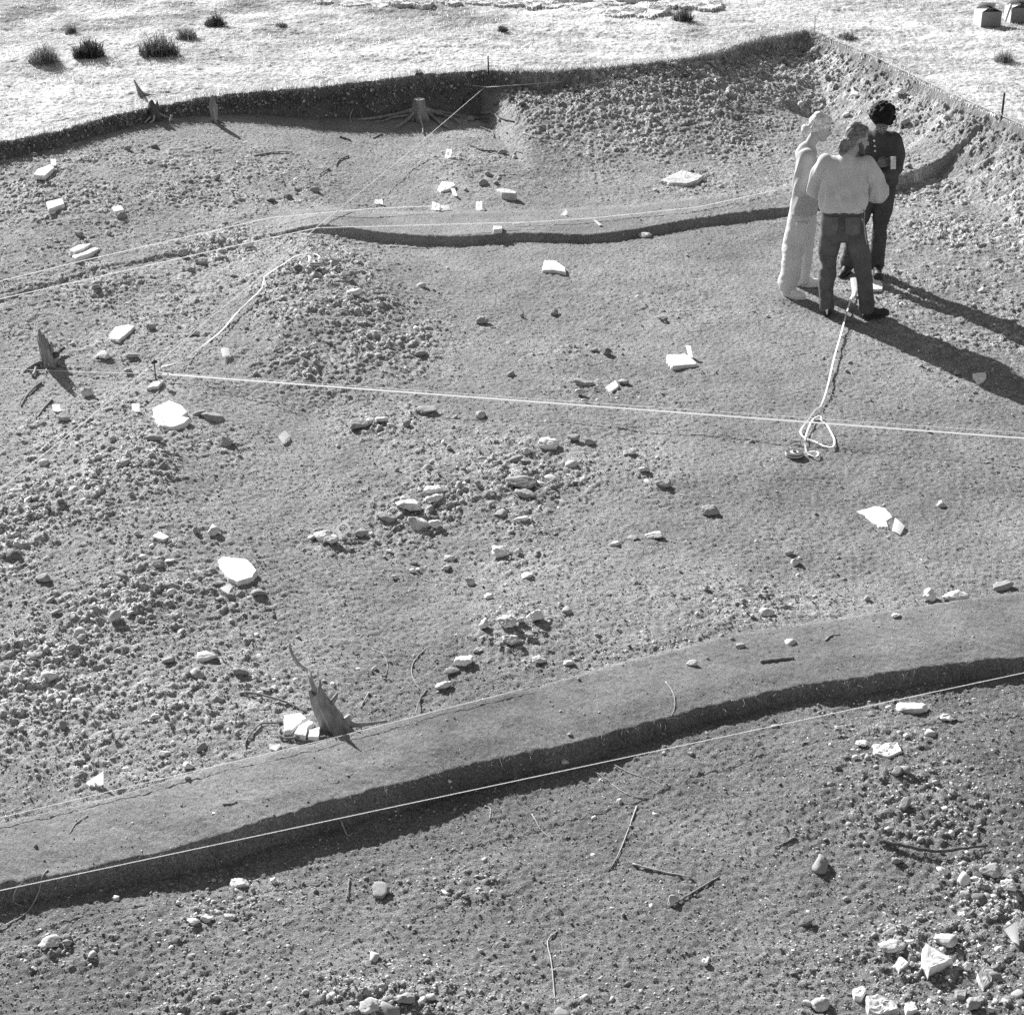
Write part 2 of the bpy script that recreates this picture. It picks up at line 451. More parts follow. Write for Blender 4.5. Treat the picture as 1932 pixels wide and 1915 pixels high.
for ci, nm, mt, lb, ct in (
        (0, 'trench_ground', 'soil', 'stony dark soil of the excavated trench floor and its earth bank', 'ground'),
        (1, 'earth_baulk', 'baulk', 'smooth trowelled earth baulk running across the near part of the trench, fringed with root hairs', 'baulk'),
        (2, 'earth_baulk', 'soil', 'low far earth baulk that passes behind the three standing people', 'baulk'),
        (3, 'meadow', 'meadow', 'bright sun-bleached grassland beyond the trench edge', 'meadow')):
    q = quads[qc == ci]
    used = np.unique(q)
    remap = np.zeros(len(P3), np.int32); remap[used] = np.arange(len(used))
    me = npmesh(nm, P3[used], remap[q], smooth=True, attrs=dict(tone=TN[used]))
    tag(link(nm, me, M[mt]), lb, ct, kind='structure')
del P3, quads, idx

# ------------------------------------------------------------------ pebbles and clods (nobody could count them): one object
def ico(sub):
    bm = bmesh.new(); bmesh.ops.create_icosphere(bm, subdivisions=sub, radius=1)
    v = np.array([x.co[:] for x in bm.verts]); f = np.array([[q.index for q in p.verts] for p in bm.faces])
    bm.free(); return v, f

ICO1, ICO2, ICO3, ICO4 = ico(1), ico(2), ico(3), ico(4)

def rock_verts(base, rng, planes=9, cut=.72, rough=.05):
    """angular rock: the unit directions pushed onto random cutting planes"""
    d = base / np.linalg.norm(base, axis=1, keepdims=True)
    nrm = rng.normal(size=(planes, 3)); nrm /= np.linalg.norm(nrm, axis=1, keepdims=True)
    h = rng.uniform(cut, cut + .42, planes)
    r = np.ones(len(d)) * 1.12
    for n, k in zip(nrm, h):
        c = d @ n
        r = np.minimum(r, np.where(c > .05, k / np.maximum(c, .05), 9))
    s = rng.uniform(0, 90)
    r = r * (1 + rough * (noise(d[:, 0] * 3 + s, d[:, 1] * 3 + d[:, 2] * 2.2, 5) + .6 * noise(d[:, 0] * 7 + s, d[:, 1] * 7 - d[:, 2] * 6, 6)))
    return d * r[:, None]

def rotmats(n, rng, tilt=math.pi):
    q = rng.normal(size=(n, 4)); q /= np.linalg.norm(q, axis=1, keepdims=True)
    a, b, c, d = q.T
    return np.stack([np.stack([1 - 2 * (c * c + d * d), 2 * (b * c - a * d), 2 * (b * d + a * c)], -1),
                     np.stack([2 * (b * c + a * d), 1 - 2 * (b * b + d * d), 2 * (c * d - a * b)], -1),
                     np.stack([2 * (b * d - a * c), 2 * (c * d + a * b), 1 - 2 * (b * b + c * c)], -1)], 1)

def in_view(x, y, margin=1.0):
    f = y * CP + CAM_H * SP
    return np.abs(x) < 966 / FPX * f * 1.02 + margin

def scatter(n, rng):
    """random ground points, denser near the camera like the pixels of any view from it"""
    y = 4.8 * (27.0 / 4.8) ** rng.uniform(0, 1, n)
    x = rng.uniform(-1, 1, n) * (0.302 * (y * CP + CAM_H * SP) + 1.0)
    return x, y

def pebbles(n, seed, smin, smax, power, base, keep):
    rng = np.random.default_rng(seed)
    x, y = scatter(n, rng)
    _, m = layers(x, y)
    rub = np.maximum(rubble(x, y), .85 * np.clip(m['bank'] * 1.6, 0, 1)) * (1 - m['mead'])
    rub = rub * (1 - m['bk'])
    patch = .5 + .5 * noise(x * 2.2, y * 2.2, 91)
    p = keep(rub, patch) * (1 - .88 * m['bk']) * (1 - .6 * m['cb']) * (1 - m['mead'])
    p = np.maximum(p, .16 * m['sect'] * (1 - m['mead']))
    ok = rng.uniform(0, 1, n) < p
    x, y, rub = x[ok], y[ok], rub[ok]
    k = len(x)
    s = smin * (smax / smin) ** (rng.uniform(0, 1, k) ** power)
    s = s * (.75 + .5 * rub)
    z = height(x, y)
    bv, bf = base
    var = np.stack([rock_verts(bv, rng, rng.integers(9, 14), .42, .12) for _ in range(40)])
    V = var[rng.integers(0, 40, k)]
    V = V * (rng.uniform(.5, 1.45, (k, 1, 3)))
    V = np.einsum('nij,nvj->nvi', rotmats(k, rng), V) * s[:, None, None]
    V[:, :, 2] *= .75
    V += np.stack([x, y, z - s * rng.uniform(-.25, .45, k)], 1)[:, None, :]
    F = bf[None] + (np.arange(k) * len(bv))[:, None, None]
    t = np.clip(rng.lognormal(-1.0, .5, k) * (1 + .4 * rub), .10, .85)
    t = np.where(rng.uniform(0, 1, k) < .45 - .3 * rub, rng.uniform(.13, .30, k), t)
    if smin > .008: t = np.maximum(t * 1.25, rng.uniform(.25, .5, k)).clip(0, .88)
    return V.reshape(-1, 3), F.reshape(-1, 3), np.repeat(t, len(bv))

A = pebbles(620000, 1, .0035, .0115, 1.5, ICO1, lambda r, p: .24 + .30 * r + .25 * p)
B = pebbles(90000, 2, .009, .028, 2.4, ICO1, lambda r, p: .03 + .70 * r + .07 * p)
C = pebbles(12000, 3, .022, .052, 2.2, ICO2, lambda r, p: .006 + .55 * r * r)

def section_stones(n, seed):
    """stones sticking out of the cut face and of the bank on the right"""
    rng = np.random.default_rng(seed)
    x = rng.uniform(-7, 6.5, n)
    bank = sstep(XB0, XB1, x)
    f = rng.uniform(0.05, .95, n)
    W = .07 + bank * (.8 + 1.6 * sstep(XC0, XC1, x))
    w1 = 0.030 * noise(x * 1.3, x * 0 + 3.1, 5)
    y = E_mead(x) + w1 * 1.2 - W * rng.uniform(.0, 1, n)
    zl = height(x, y - .12, False); zh = Z_MEAD
    z = np.where(bank < .5, zl + (zh - zl) * f, height(x, y))
    y = np.where(bank < .5, E_mead(x) + 1.2 * w1 - .05 + .03 * rng.uniform(-1, 1, n), y)
    k = n; s = .007 * (.042 / .007) ** (rng.uniform(0, 1, k) ** 2.0) * (.8 + .4 * bank)
    bv, bf = ICO1
    V = np.stack([rock_verts(bv, rng, 11, .45, .1) for _ in range(40)])[rng.integers(0, 40, k)] * rng.uniform(.55, 1.25, (k, 1, 3))
    V = np.einsum('nij,nvj->nvi', rotmats(k, rng), V) * s[:, None, None] + np.stack([x, y, z], 1)[:, None, :]
    F = bf[None] + (np.arange(k) * len(bv))[:, None, None]
    return V.reshape(-1, 3), F.reshape(-1, 3), np.repeat(np.clip(rng.lognormal(-1.35, .5, k), .06, .7), len(bv))
D = section_stones(6500, 9)
V, F, T, o = [], [], [], 0
for a, b, c in (A, B, C, D):
    V.append(a); F.append(b + o); T.append(c); o += len(a)
me = npmesh('gravel', np.concatenate(V), np.concatenate(F), attrs=dict(tone=np.concatenate(T)))
tag(link('gravel', me, M['gravel']), 'pebbles, grit and small clods strewn over the trench floor', 'gravel', kind='stuff')
del V, F, T, A, B, C, D

# ------------------------------------------------------------------ dry grass of the meadow: one object
def blades(x, y, z, L, wd, lean, rng, tone):
    k = len(x); a = rng.uniform(0, 2 * math.pi, k)
    dx, dy = np.cos(a), np.sin(a)
    V = np.empty((k, 5, 3))
    base = np.stack([x, y, z - .005], 1)
    side = np.stack([-dy, dx, np.zeros(k)], 1) * (wd / 2)[:, None]
    mid = base + np.stack([dx * lean * L * .35, dy * lean * L * .35, L * .62], 1)
    tip = base + np.stack([dx * lean * L, dy * lean * L, L * np.sqrt(np.clip(1 - lean * lean * .5, .1, 1))], 1)
    V[:, 0] = base - side; V[:, 1] = base + side; V[:, 2] = mid + side * .8; V[:, 3] = mid - side * .8; V[:, 4] = tip
    o = (np.arange(k) * 5)[:, None]
    F = np.concatenate([np.array([[0, 1, 2]]) + o, np.array([[0, 2, 3]]) + o, np.array([[3, 2, 4]]) + o])
    return V.reshape(-1, 3), F, np.repeat(tone, 5)

rng = np.random.default_rng(5)
n = 210000
y = 11.0 + 25 * rng.uniform(0, 1, n) ** .9
x = rng.uniform(-1, 1, n) * (0.302 * (y * CP + CAM_H * SP) + 1.2)
_, m = layers(x, y)
ok = (m['mead'] > .6) & (noise(x * 2.2, y * 3.5, 95) + .8 * noise(x * 7, y * 9, 96) > -.15)
x, y = x[ok], y[ok]
L = rng.uniform(.015, .05, len(x)) * (1 + .8 * np.clip(noise(x * .6, y * .6, 97), 0, 1))
xe = rng.uniform(-7.5, 7.0, 9000); ye = E_mead(xe) + rng.normal(.03, .05, 9000)
keep = np.abs(xe) < .302 * (ye * CP + CAM_H * SP) + 1
x = np.concatenate([x, xe[keep]]); y = np.concatenate([y, ye[keep]]); L = np.concatenate([L, rng.uniform(.03, .10, keep.sum())])
v, f, t = blades(x, y, height(x, y), L, rng.uniform(.004, .010, len(x)), rng.uniform(.5, 1.15, len(x)), rng, np.clip(rng.normal(.72, .12, len(x)), .3, .9))
tag(link('meadow_grass', npmesh('meadow_grass', v, f, attrs=dict(tone=t)), M['straw']), 'short dry bleached grass covering the meadow', 'grass', kind='stuff')

# scrubby plants that stand out of the grass
TUFTS = [(405, 34, 24, 18, .10, 'small dark round scrub plant furthest back in the dry grass'),
         (165, 88, 32, 26, .075, 'darkest low scrub plant, between a pale tuft and a spiky bush'),
         (298, 82, 40, 32, .12, 'largest spiky scrub bush in the meadow'),
         (82, 100, 30, 24, .26, 'pale grey tuft left of the darkest scrub plant'),
         (350, 62, 22, 16, .24, 'loose grey weed behind the largest spiky bush'),
         (1287, 26, 24, 16, .14, 'grey scrub tuft at the near end of the row of flat rocks'),
         (948, 52, 13, 10, .14, 'tiny dark tuft in the middle of the meadow'),
         (134, 52, 13, 16, .22, 'thin upright weed beyond the darkest scrub plant'),
         (1595, 68, 24, 9, .2, 'flat grey tuft just outside the far corner of the trench'),
         (1893, 106, 20, 14, .26, 'grey tuft in the grass below the cardboard boxes'),
         (790, 136, 11, 7, .2, 'tiny tuft on the lip of the dark trench section above the sawn stump'),
         (530, 45, 13, 8, .24, 'faint low tuft between two dark scrub plants and the rocks')]
for i, (px, py, rx, ry, tone, lab) in enumerate(TUFTS):
    p = pt(px, py + ry * .75)
    sc = (p - cam.location).length / FPX
    rad, hh = rx * sc, ry * 2 * sc / .95
    rng = np.random.default_rng(200 + i)
    k = int(800 * max(.5, rx / 24))
    a = rng.uniform(0, 2 * math.pi, k); q = rad * .75 * np.sqrt(rng.uniform(0, 1, k))
    cl = rng.integers(0, 9, k)
    hc = rng.uniform(.3, 1, 9)[cl]
    x, y = np.cos(a) * q * .55 + .62 * rad * np.cos(cl * 2.4) * (cl / 9) ** .5, np.sin(a) * q * .6 + .5 * rad * np.sin(cl * 2.4) * (cl / 9) ** .5
    fall = np.clip(1 - (x / (rad * 1.25)) ** 2, .2, 1) * hc
    v, f, t = blades(x, y, np.zeros(k), hh * .92 * fall * rng.uniform(.25, 1.0, k) ** 1.2, rng.uniform(.005, .012, k) * (1.0 if rx > 14 else .7), rng.uniform(.2, 1.15, k), rng,
                     np.clip(rng.normal(tone * 1.35, tone * .6, k), .02, .7))
    o = tag(link('scrub_tuft', npmesh('scrub_tuft', v, f, attrs=dict(tone=t)), M['scrub']), lab, 'scrub plant', 'scrub plants in the meadow')
    o.location = p

# ------------------------------------------------------------------ fine torn root hairs along the baulk: one object
rng = random.Random(3)
V, F, T = [], [], []
def fibre(p, d, L, r, droop, tone):
    global V, F, T
    pts, q, d = [], Vector(p), Vector(d).normalized()
    n = 6
    for i in range(n):
        pts.append(q.copy())
        d = (d + Vector((rng.gauss(0, .35), rng.gauss(0, .35), rng.gauss(0, .25) - droop))).normalized()
        q = q + d * (L / n)
    v, f = tube_geo(pts, [r * (1 - .6 * i / n) for i in range(n)], 3)
    o = len(V); V += v; F += [tuple(j + o for j in g) for g in f]; T += [tone] * len(v)
for i in range(1500):
    px = rng.uniform(-120, 2060)
    x, _ = unproj(px, np.interp(px, [0, 600, 1300, 1932], [1655, 1512, 1348, 1238]), .05)
    y = float(E_front(x)) + rng.gauss(.0, .02)
    z = float(height(x, y))
    dens = .45 + .55 * (px > 600)
    if rng.random() > dens: continue
    fibre((x, y, z), (rng.gauss(0, .6), rng.gauss(-.8, .5), rng.gauss(.2, .5)), rng.uniform(.02, .085), rng.uniform(.0007, .0014), .25, rng.uniform(.5, 1.2))
for i in range(1100):
    px = rng.uniform(-100, 2050); f_ = rng.random()
    x, _ = unproj(px, 1450, .05)
    yb, yf = float(E_back(x)), float(E_front(x))
    y = yb + rng.gauss(0, .02) if f_ < .6 else rng.uniform(yf, yb)
    fibre((x, y, float(height(x, y)) + .002), (rng.gauss(0, 1), rng.gauss(0, 1), .25), rng.uniform(.015, .07), rng.uniform(.0006, .0012), .12, rng.uniform(.7, 1.5))
for i in range(500):
    x = rng.uniform(-.8, 4.2); y = rng.uniform(4.8, float(E_front(x)))
    fibre((x, y, float(height(x, y)) + .003), (rng.gauss(0, 1), rng.gauss(0, 1), .25), rng.uniform(.02, .10), rng.uniform(.0006, .0012), .12, rng.uniform(.6, 1.3))
me = bpy.data.meshes.new('root_fibres'); me.from_pydata([tuple(v) for v in V], [], F)
a = me.attributes.new('tone', 'FLOAT', 'POINT'); a.data.foreach_set('value', np.array(T, np.float32)); me.update()
tag(link('root_fibres', me, M['fibre']), 'hair-fine torn rootlets fringing the cut edges of the near baulk', 'rootlets', kind='stuff')

# ------------------------------------------------------------------ stones
def zm(ox, oy, f):
    """converter from an enlarged detail of the photograph to photo units"""
    return lambda *q: [((ox + a / f) * .966, (oy + b / f) * .966) for a, b in q]

def ground_at(x, y): return float(height(np.array([x]), np.array([y]))[0])

def slab(name, outline, thick, mat, label, cat='stone', group=None, tilt=(0, 0), seed=1, sink=.02, rough=1.0):
    """flat broken stone: outline of its top face as seen in the photograph, laid at its real height"""
    rng = np.random.default_rng(seed); thick *= .58
    c = np.mean(np.array(outline), 0)
    base = pt(c[0], c[1])
    zt = base.z + thick
    O = np.array([unproj(a, b, zt) for a, b in outline]); cen = O.mean(0)
    # resample the edge and make it jagged
    E = []
    n = len(O)
    for i in range(n):
        a, b = O[i], O[(i + 1) % n]
        k = max(2, int(np.hypot(*(b - a)) / .02))
        for j in range(k):
            E.append(a + (b - a) * j / k)
    E = np.array(E) - cen
    size = np.abs(E).max()
    jag = 1 + .035 * rough * noise(E[:, 0] * 22 / 1 + seed * 3.1, E[:, 1] * 22, 3) + .03 * rough * noise(E[:, 0] * 60 + seed, E[:, 1] * 60, 4)
    E = E * jag[:, None]
    m = len(E)
    V, F = [], []
    rings = [(1.0, -thick - sink, .0), (1.05, -thick * .75, 1.), (1.03, -thick * .35, 1.), (1.0, -.004, .4), (.965, 0, .3), (.85, 0, 1), (.68, 0, 1), (.5, 0, 1), (.3, 0, 1), (.12, 0, 1)]
    for s, dz, q in rings:
        p = E * s
        nn = q * rough * (.05 * thick + .0018) * (noise(p[:, 0] * 30 + seed, p[:, 1] * 30 + dz * 90, 8) + .7 * noise(p[:, 0] * 70 + seed, p[:, 1] * 70, 9))
        if dz < -.005:
            p = p * (1 + .06 * q * rough * noise(p[:, 0] * 40 + dz * 60, p[:, 1] * 40 + seed, 10))[:, None]
        z = dz + nn + (p[:, 0] * tilt[0] + p[:, 1] * tilt[1] if dz > -thick * .5 else 0)
        V += [(a, b, d) for a, b, d in zip(p[:, 0], p[:, 1], np.broadcast_to(z, (m,)))]
    V.append((0, 0, 0))
    for r in range(len(rings) - 1):
        for k in range(m):
            F.append((r * m + k, r * m + (k + 1) % m, (r + 1) * m + (k + 1) % m, (r + 1) * m + k))
    last = (len(rings) - 1) * m
    for k in range(m):
        F.append((last + k, last + (k + 1) % m, len(V) - 1))
    A = 0.5 * sum(E[i][0] * E[(i + 1) % m][1] - E[(i + 1) % m][0] * E[i][1] for i in range(m))
    if A < 0: F = [f[::-1] for f in F]
    o = link(name, pymesh(name, V, F, False), M[mat])
    o.location = (cen[0], cen[1], zt)
    return tag(o, label, cat, group)

def rock(px, py, w, h, mat, label, seed, group=None, flat=.75, cat='stone', planes=12, cut=.5, name='loose_stone', rough=.10, rz=None, deep=None):
    """angular stone about w by h photo units in size, resting in the soil"""
    rng = np.random.default_rng(seed)
    p = pt(px, py + h * .25)
    sc = (p - cam.location).length / FPX
    rx = w * sc / 2; rzz = max(h * sc * flat / 2, rx * .3); ry = deep * sc / 2 if deep else (rx * .55 + rzz * .45)
    v = rock_verts(ICO4[0], rng, planes, cut, rough)
    d = v / np.linalg.norm(v, axis=1, keepdims=True)
    s = seed * 1.7
    v = v * (1 + .05 * noise(d[:, 0] * 9 + s, d[:, 1] * 9 + d[:, 2] * 7, 11) + .03 * noise(d[:, 0] * 20 + s, d[:, 1] * 20 - d[:, 2] * 17, 12))[:, None]
    v = v / np.abs(v).max(0) * np.array([rx, ry, rzz])
    o = link(name, npmesh(name, v, ICO4[1], smooth=False), M[mat])
    o.location = (p.x, p.y, p.z + rzz * .55)
    o.rotation_euler = (rng.uniform(-.15, .15), rng.uniform(-.15, .15), rng.uniform(-.4, .4) if rz is None else rz)
    return tag(o, label, cat, group)

za, zb, zc = zm(300, 780, 10.92), zm(0, 950, 2.736), zm(1660, 960, 7.87)
zd, ze, zf = zm(1280, 640, 9.18), zm(430, 1230, 5.52), zm(1300, 1100, 2.76)
zg, zh, zi = zm(1650, 1750, 3.149), zm(0, 260, 2.755), zm(0, 450, 2.76)
zj, zk, zl = zm(840, 280, 6.44), zm(600, 400, 2.76), zm(1000, 0, 1.932)
zq, zt1, zt2 = zm(600, 120, 3.864), zm(0, 1550, 1.932), zm(1000, 1550, 1.932)
zn, zr, zp = zm(600, 950, 2.736), zm(600, 1000, 16.1), zm(1480, 780, 9.66)
zz = zm(1480, 380, 5.984)

slab('stone_slab', za((0, 160), (330, 20), (600, 120), (720, 270), (600, 350), (780, 400), (640, 520), (430, 590), (120, 550), (40, 450), (-5, 330)), .07, 'white', 'largest white stone slab, overhanging, below the nail where the lines cross', seed=2)
slab('stone_slab', zb((1168, 395), (1190, 375), (1320, 385), (1372, 440), (1350, 480), (1268, 508), (1220, 490), (1180, 440)), .05, 'white', 'smooth pointed white slab with a small card tucked under its lower corner', seed=3, rough=.6, tilt=(-.05, 0))
slab('stone_slab', zc((100, 305), (390, 220), (530, 245), (660, 390), (560, 450), (590, 540), (440, 540), (340, 450), (240, 370)), .02, 'white', 'thin pointed white slab lying flat with a square card on its lower end', seed=4, rough=.7)
slab('stone_block', zd((215, 480), (540, 470), (680, 570), (750, 650), (310, 690), (215, 610)), .055, 'white', 'squared white stone block with an upright card leaning on its top', seed=5, rough=.5)
slab('stone_block', ze((690, 910), (870, 890), (930, 950), (850, 1010), (770, 1080), (690, 1090)), .05, 'white', 'biggest piece of the cracked white block beside the snagged near stump', 'stone', 'pieces of the cracked white block', seed=6)
slab('stone_block', ze((850, 1025), (960, 970), (1010, 990), (940, 1060), (920, 1140), (790, 1120)), .045, 'white', 'middle piece of the cracked white block by the near stump', 'stone', 'pieces of the cracked white block', seed=7)
slab('stone_block', ze((960, 1075), (1080, 1040), (1060, 1155), (950, 1150)), .035, 'white', 'smallest piece of the cracked white block, closest to the near stump', 'stone', 'pieces of the cracked white block', seed=8)
slab('stone_slab', ze((530, 1230), (640, 1220), (660, 1250), (600, 1300), (540, 1280)), .02, 'pale', 'small pale flat stone between the cracked white block and the baulk string', seed=9)
slab('stone_block', zf((1120, 975), (1250, 962), (1272, 1010), (1200, 1042), (1130, 1022)), .04, 'white', 'pitted white stone block just below the near baulk, towards its far end', seed=10, rough=2.2)
slab('stone_block', zg((478, 330), (500, 296), (665, 378), (600, 405), (530, 430), (518, 455), (482, 400)), .085, 'white', 'large wedge-shaped white block with rootlets under it in the near trench', seed=11, rough=.7, tilt=(-.08, .1))
slab('stone_block', zg((815, 480), (860, 430), (915, 450), (905, 510), (855, 552), (830, 520)), .05, 'pale', 'upright five-sided pale stone right of the wedge-shaped white block', seed=12, rough=.7, tilt=(-.2, .2))
slab('stone_block', zg((310, 410), (340, 362), (392, 405), (335, 452)), .03, 'white', 'star-shaped small white stone left of the wedge-shaped block', seed=13, rough=1.5)
slab('stone_block', zg((50, 570), (110, 548), (132, 570), (100, 617), (60, 610)), .05, 'white', 'small white cube-like stone above the rough white boulder at the bottom', seed=14, rough=1.2)
slab('stone_block', zg((132, 610), (200, 600), (310, 640), (325, 690), (210, 722), (150, 690)), .07, 'pale', 'rough broad white boulder at the bottom of the near trench', seed=15, rough=2.2)
slab('stone_block', zg((362, 655), (420, 648), (448, 690), (380, 708)), .045, 'white', 'white lump immediately right of the rough broad white boulder', seed=16, rough=1.4)
slab('stone_slab', zg((680, 575), (755, 568), (740, 612), (690, 606)), .025, 'stone', 'dull grey flat stone in the shadow below the wedge-shaped white block', seed=17)
slab('stone_slab', zh((375, 635), (420, 595), (490, 585), (450, 620), (400, 648)), .05, 'white', 'upper half of the split pale slab on the far left slope', 'stone', 'split pale slab', seed=18, tilt=(0, -.1))
slab('stone_slab', zh((390, 668), (450, 635), (510, 600), (532, 612), (480, 650), (410, 685)), .05, 'white', 'lower half of the split pale slab on the far left slope', 'stone', 'split pale slab', seed=19, tilt=(0, -.1))
slab('stone_block', zh((250, 370), (335, 350), (345, 380), (262, 410)), .05, 'white', 'blocky white stone with a dark shaded face on the far left slope', seed=20, rough=.6)
slab('stone_block', zh((600, 400), (650, 388), (668, 412), (620, 422)), .045, 'white', 'small white-topped stone in a dark hollow, right of the blocky white stone', seed=21)
slab('stone_slab', zh((180, 225), (200, 195), (270, 168), (292, 185), (240, 230)), .05, 'white', 'rounded white stone with an upright card behind it near the far left edge', seed=22)
slab('stone_slab', zi((590, 560), (620, 520), (690, 505), (725, 518), (690, 550), (640, 590), (600, 580)), .04, 'white', 'tilted oval white slab on the left slope above the snapped stump', seed=23)
slab('stone_slab', zi((790, 850), (830, 815), (880, 808), (855, 838)), .04, 'white', 'white stone right under the nail where the lines cross', seed=24)
slab('stone_slab', zj((825, 575), (900, 568), (1000, 578), (1092, 615), (1070, 632), (900, 622)), .11, 'pale', 'overhanging stone with a light top and dark front beyond the far baulk', seed=25, rough=.6)
slab('stone_slab', zj((95, 560), (150, 495), (300, 505), (315, 530), (240, 565), (130, 592)), .06, 'white', 'arched white slab carrying a leaning card, beyond the far baulk', seed=26, tilt=(0, .1))
slab('stone_block', zk((1270, 352), (1280, 298), (1340, 302), (1392, 340), (1392, 362), (1320, 352)), .045, 'white', 'lone white stone with sharp corners in the middle of the bare floor', seed=27)
slab('stone_block', zj((795, 1035), (910, 1030), (905, 1080), (800, 1085)), .07, 'white', 'squarish white stone set against the foot of the far baulk', seed=28, rough=1.1)
slab('stone_slab', zl((560, 680), (640, 642), (722, 662), (700, 680), (660, 692), (600, 690)), .07, 'pale', 'wide flat pale slab left of the people, beyond the far baulk', seed=29)
slab('stone_slab', zi((820, 1650), (860, 1622), (912, 1650), (880, 1665)), .03, 'white', 'flat white flake on the left slope above the smooth pointed slab', seed=30)
slab('stone_slab', zz((1328, 1005), (1420, 992), (1460, 1040), (1455, 1105), (1340, 1110)), .03, 'white', 'white stone lying behind the bearded man\'s forward shoe', seed=31)
slab('stone_slab', zm(1300, 550, 2.76)((1655, 495), (1725, 488), (1728, 520), (1690, 555), (1662, 525)), .03, 'white', 'isolated white stone on the floor right of the people\'s shadows', seed=32)
slab('stone_slab', zk((1605, 985), (1660, 945), (1680, 975), (1640, 1005)), .05, 'white', 'small bright pointed stone above the white tape, beside a grey lump', seed=33)
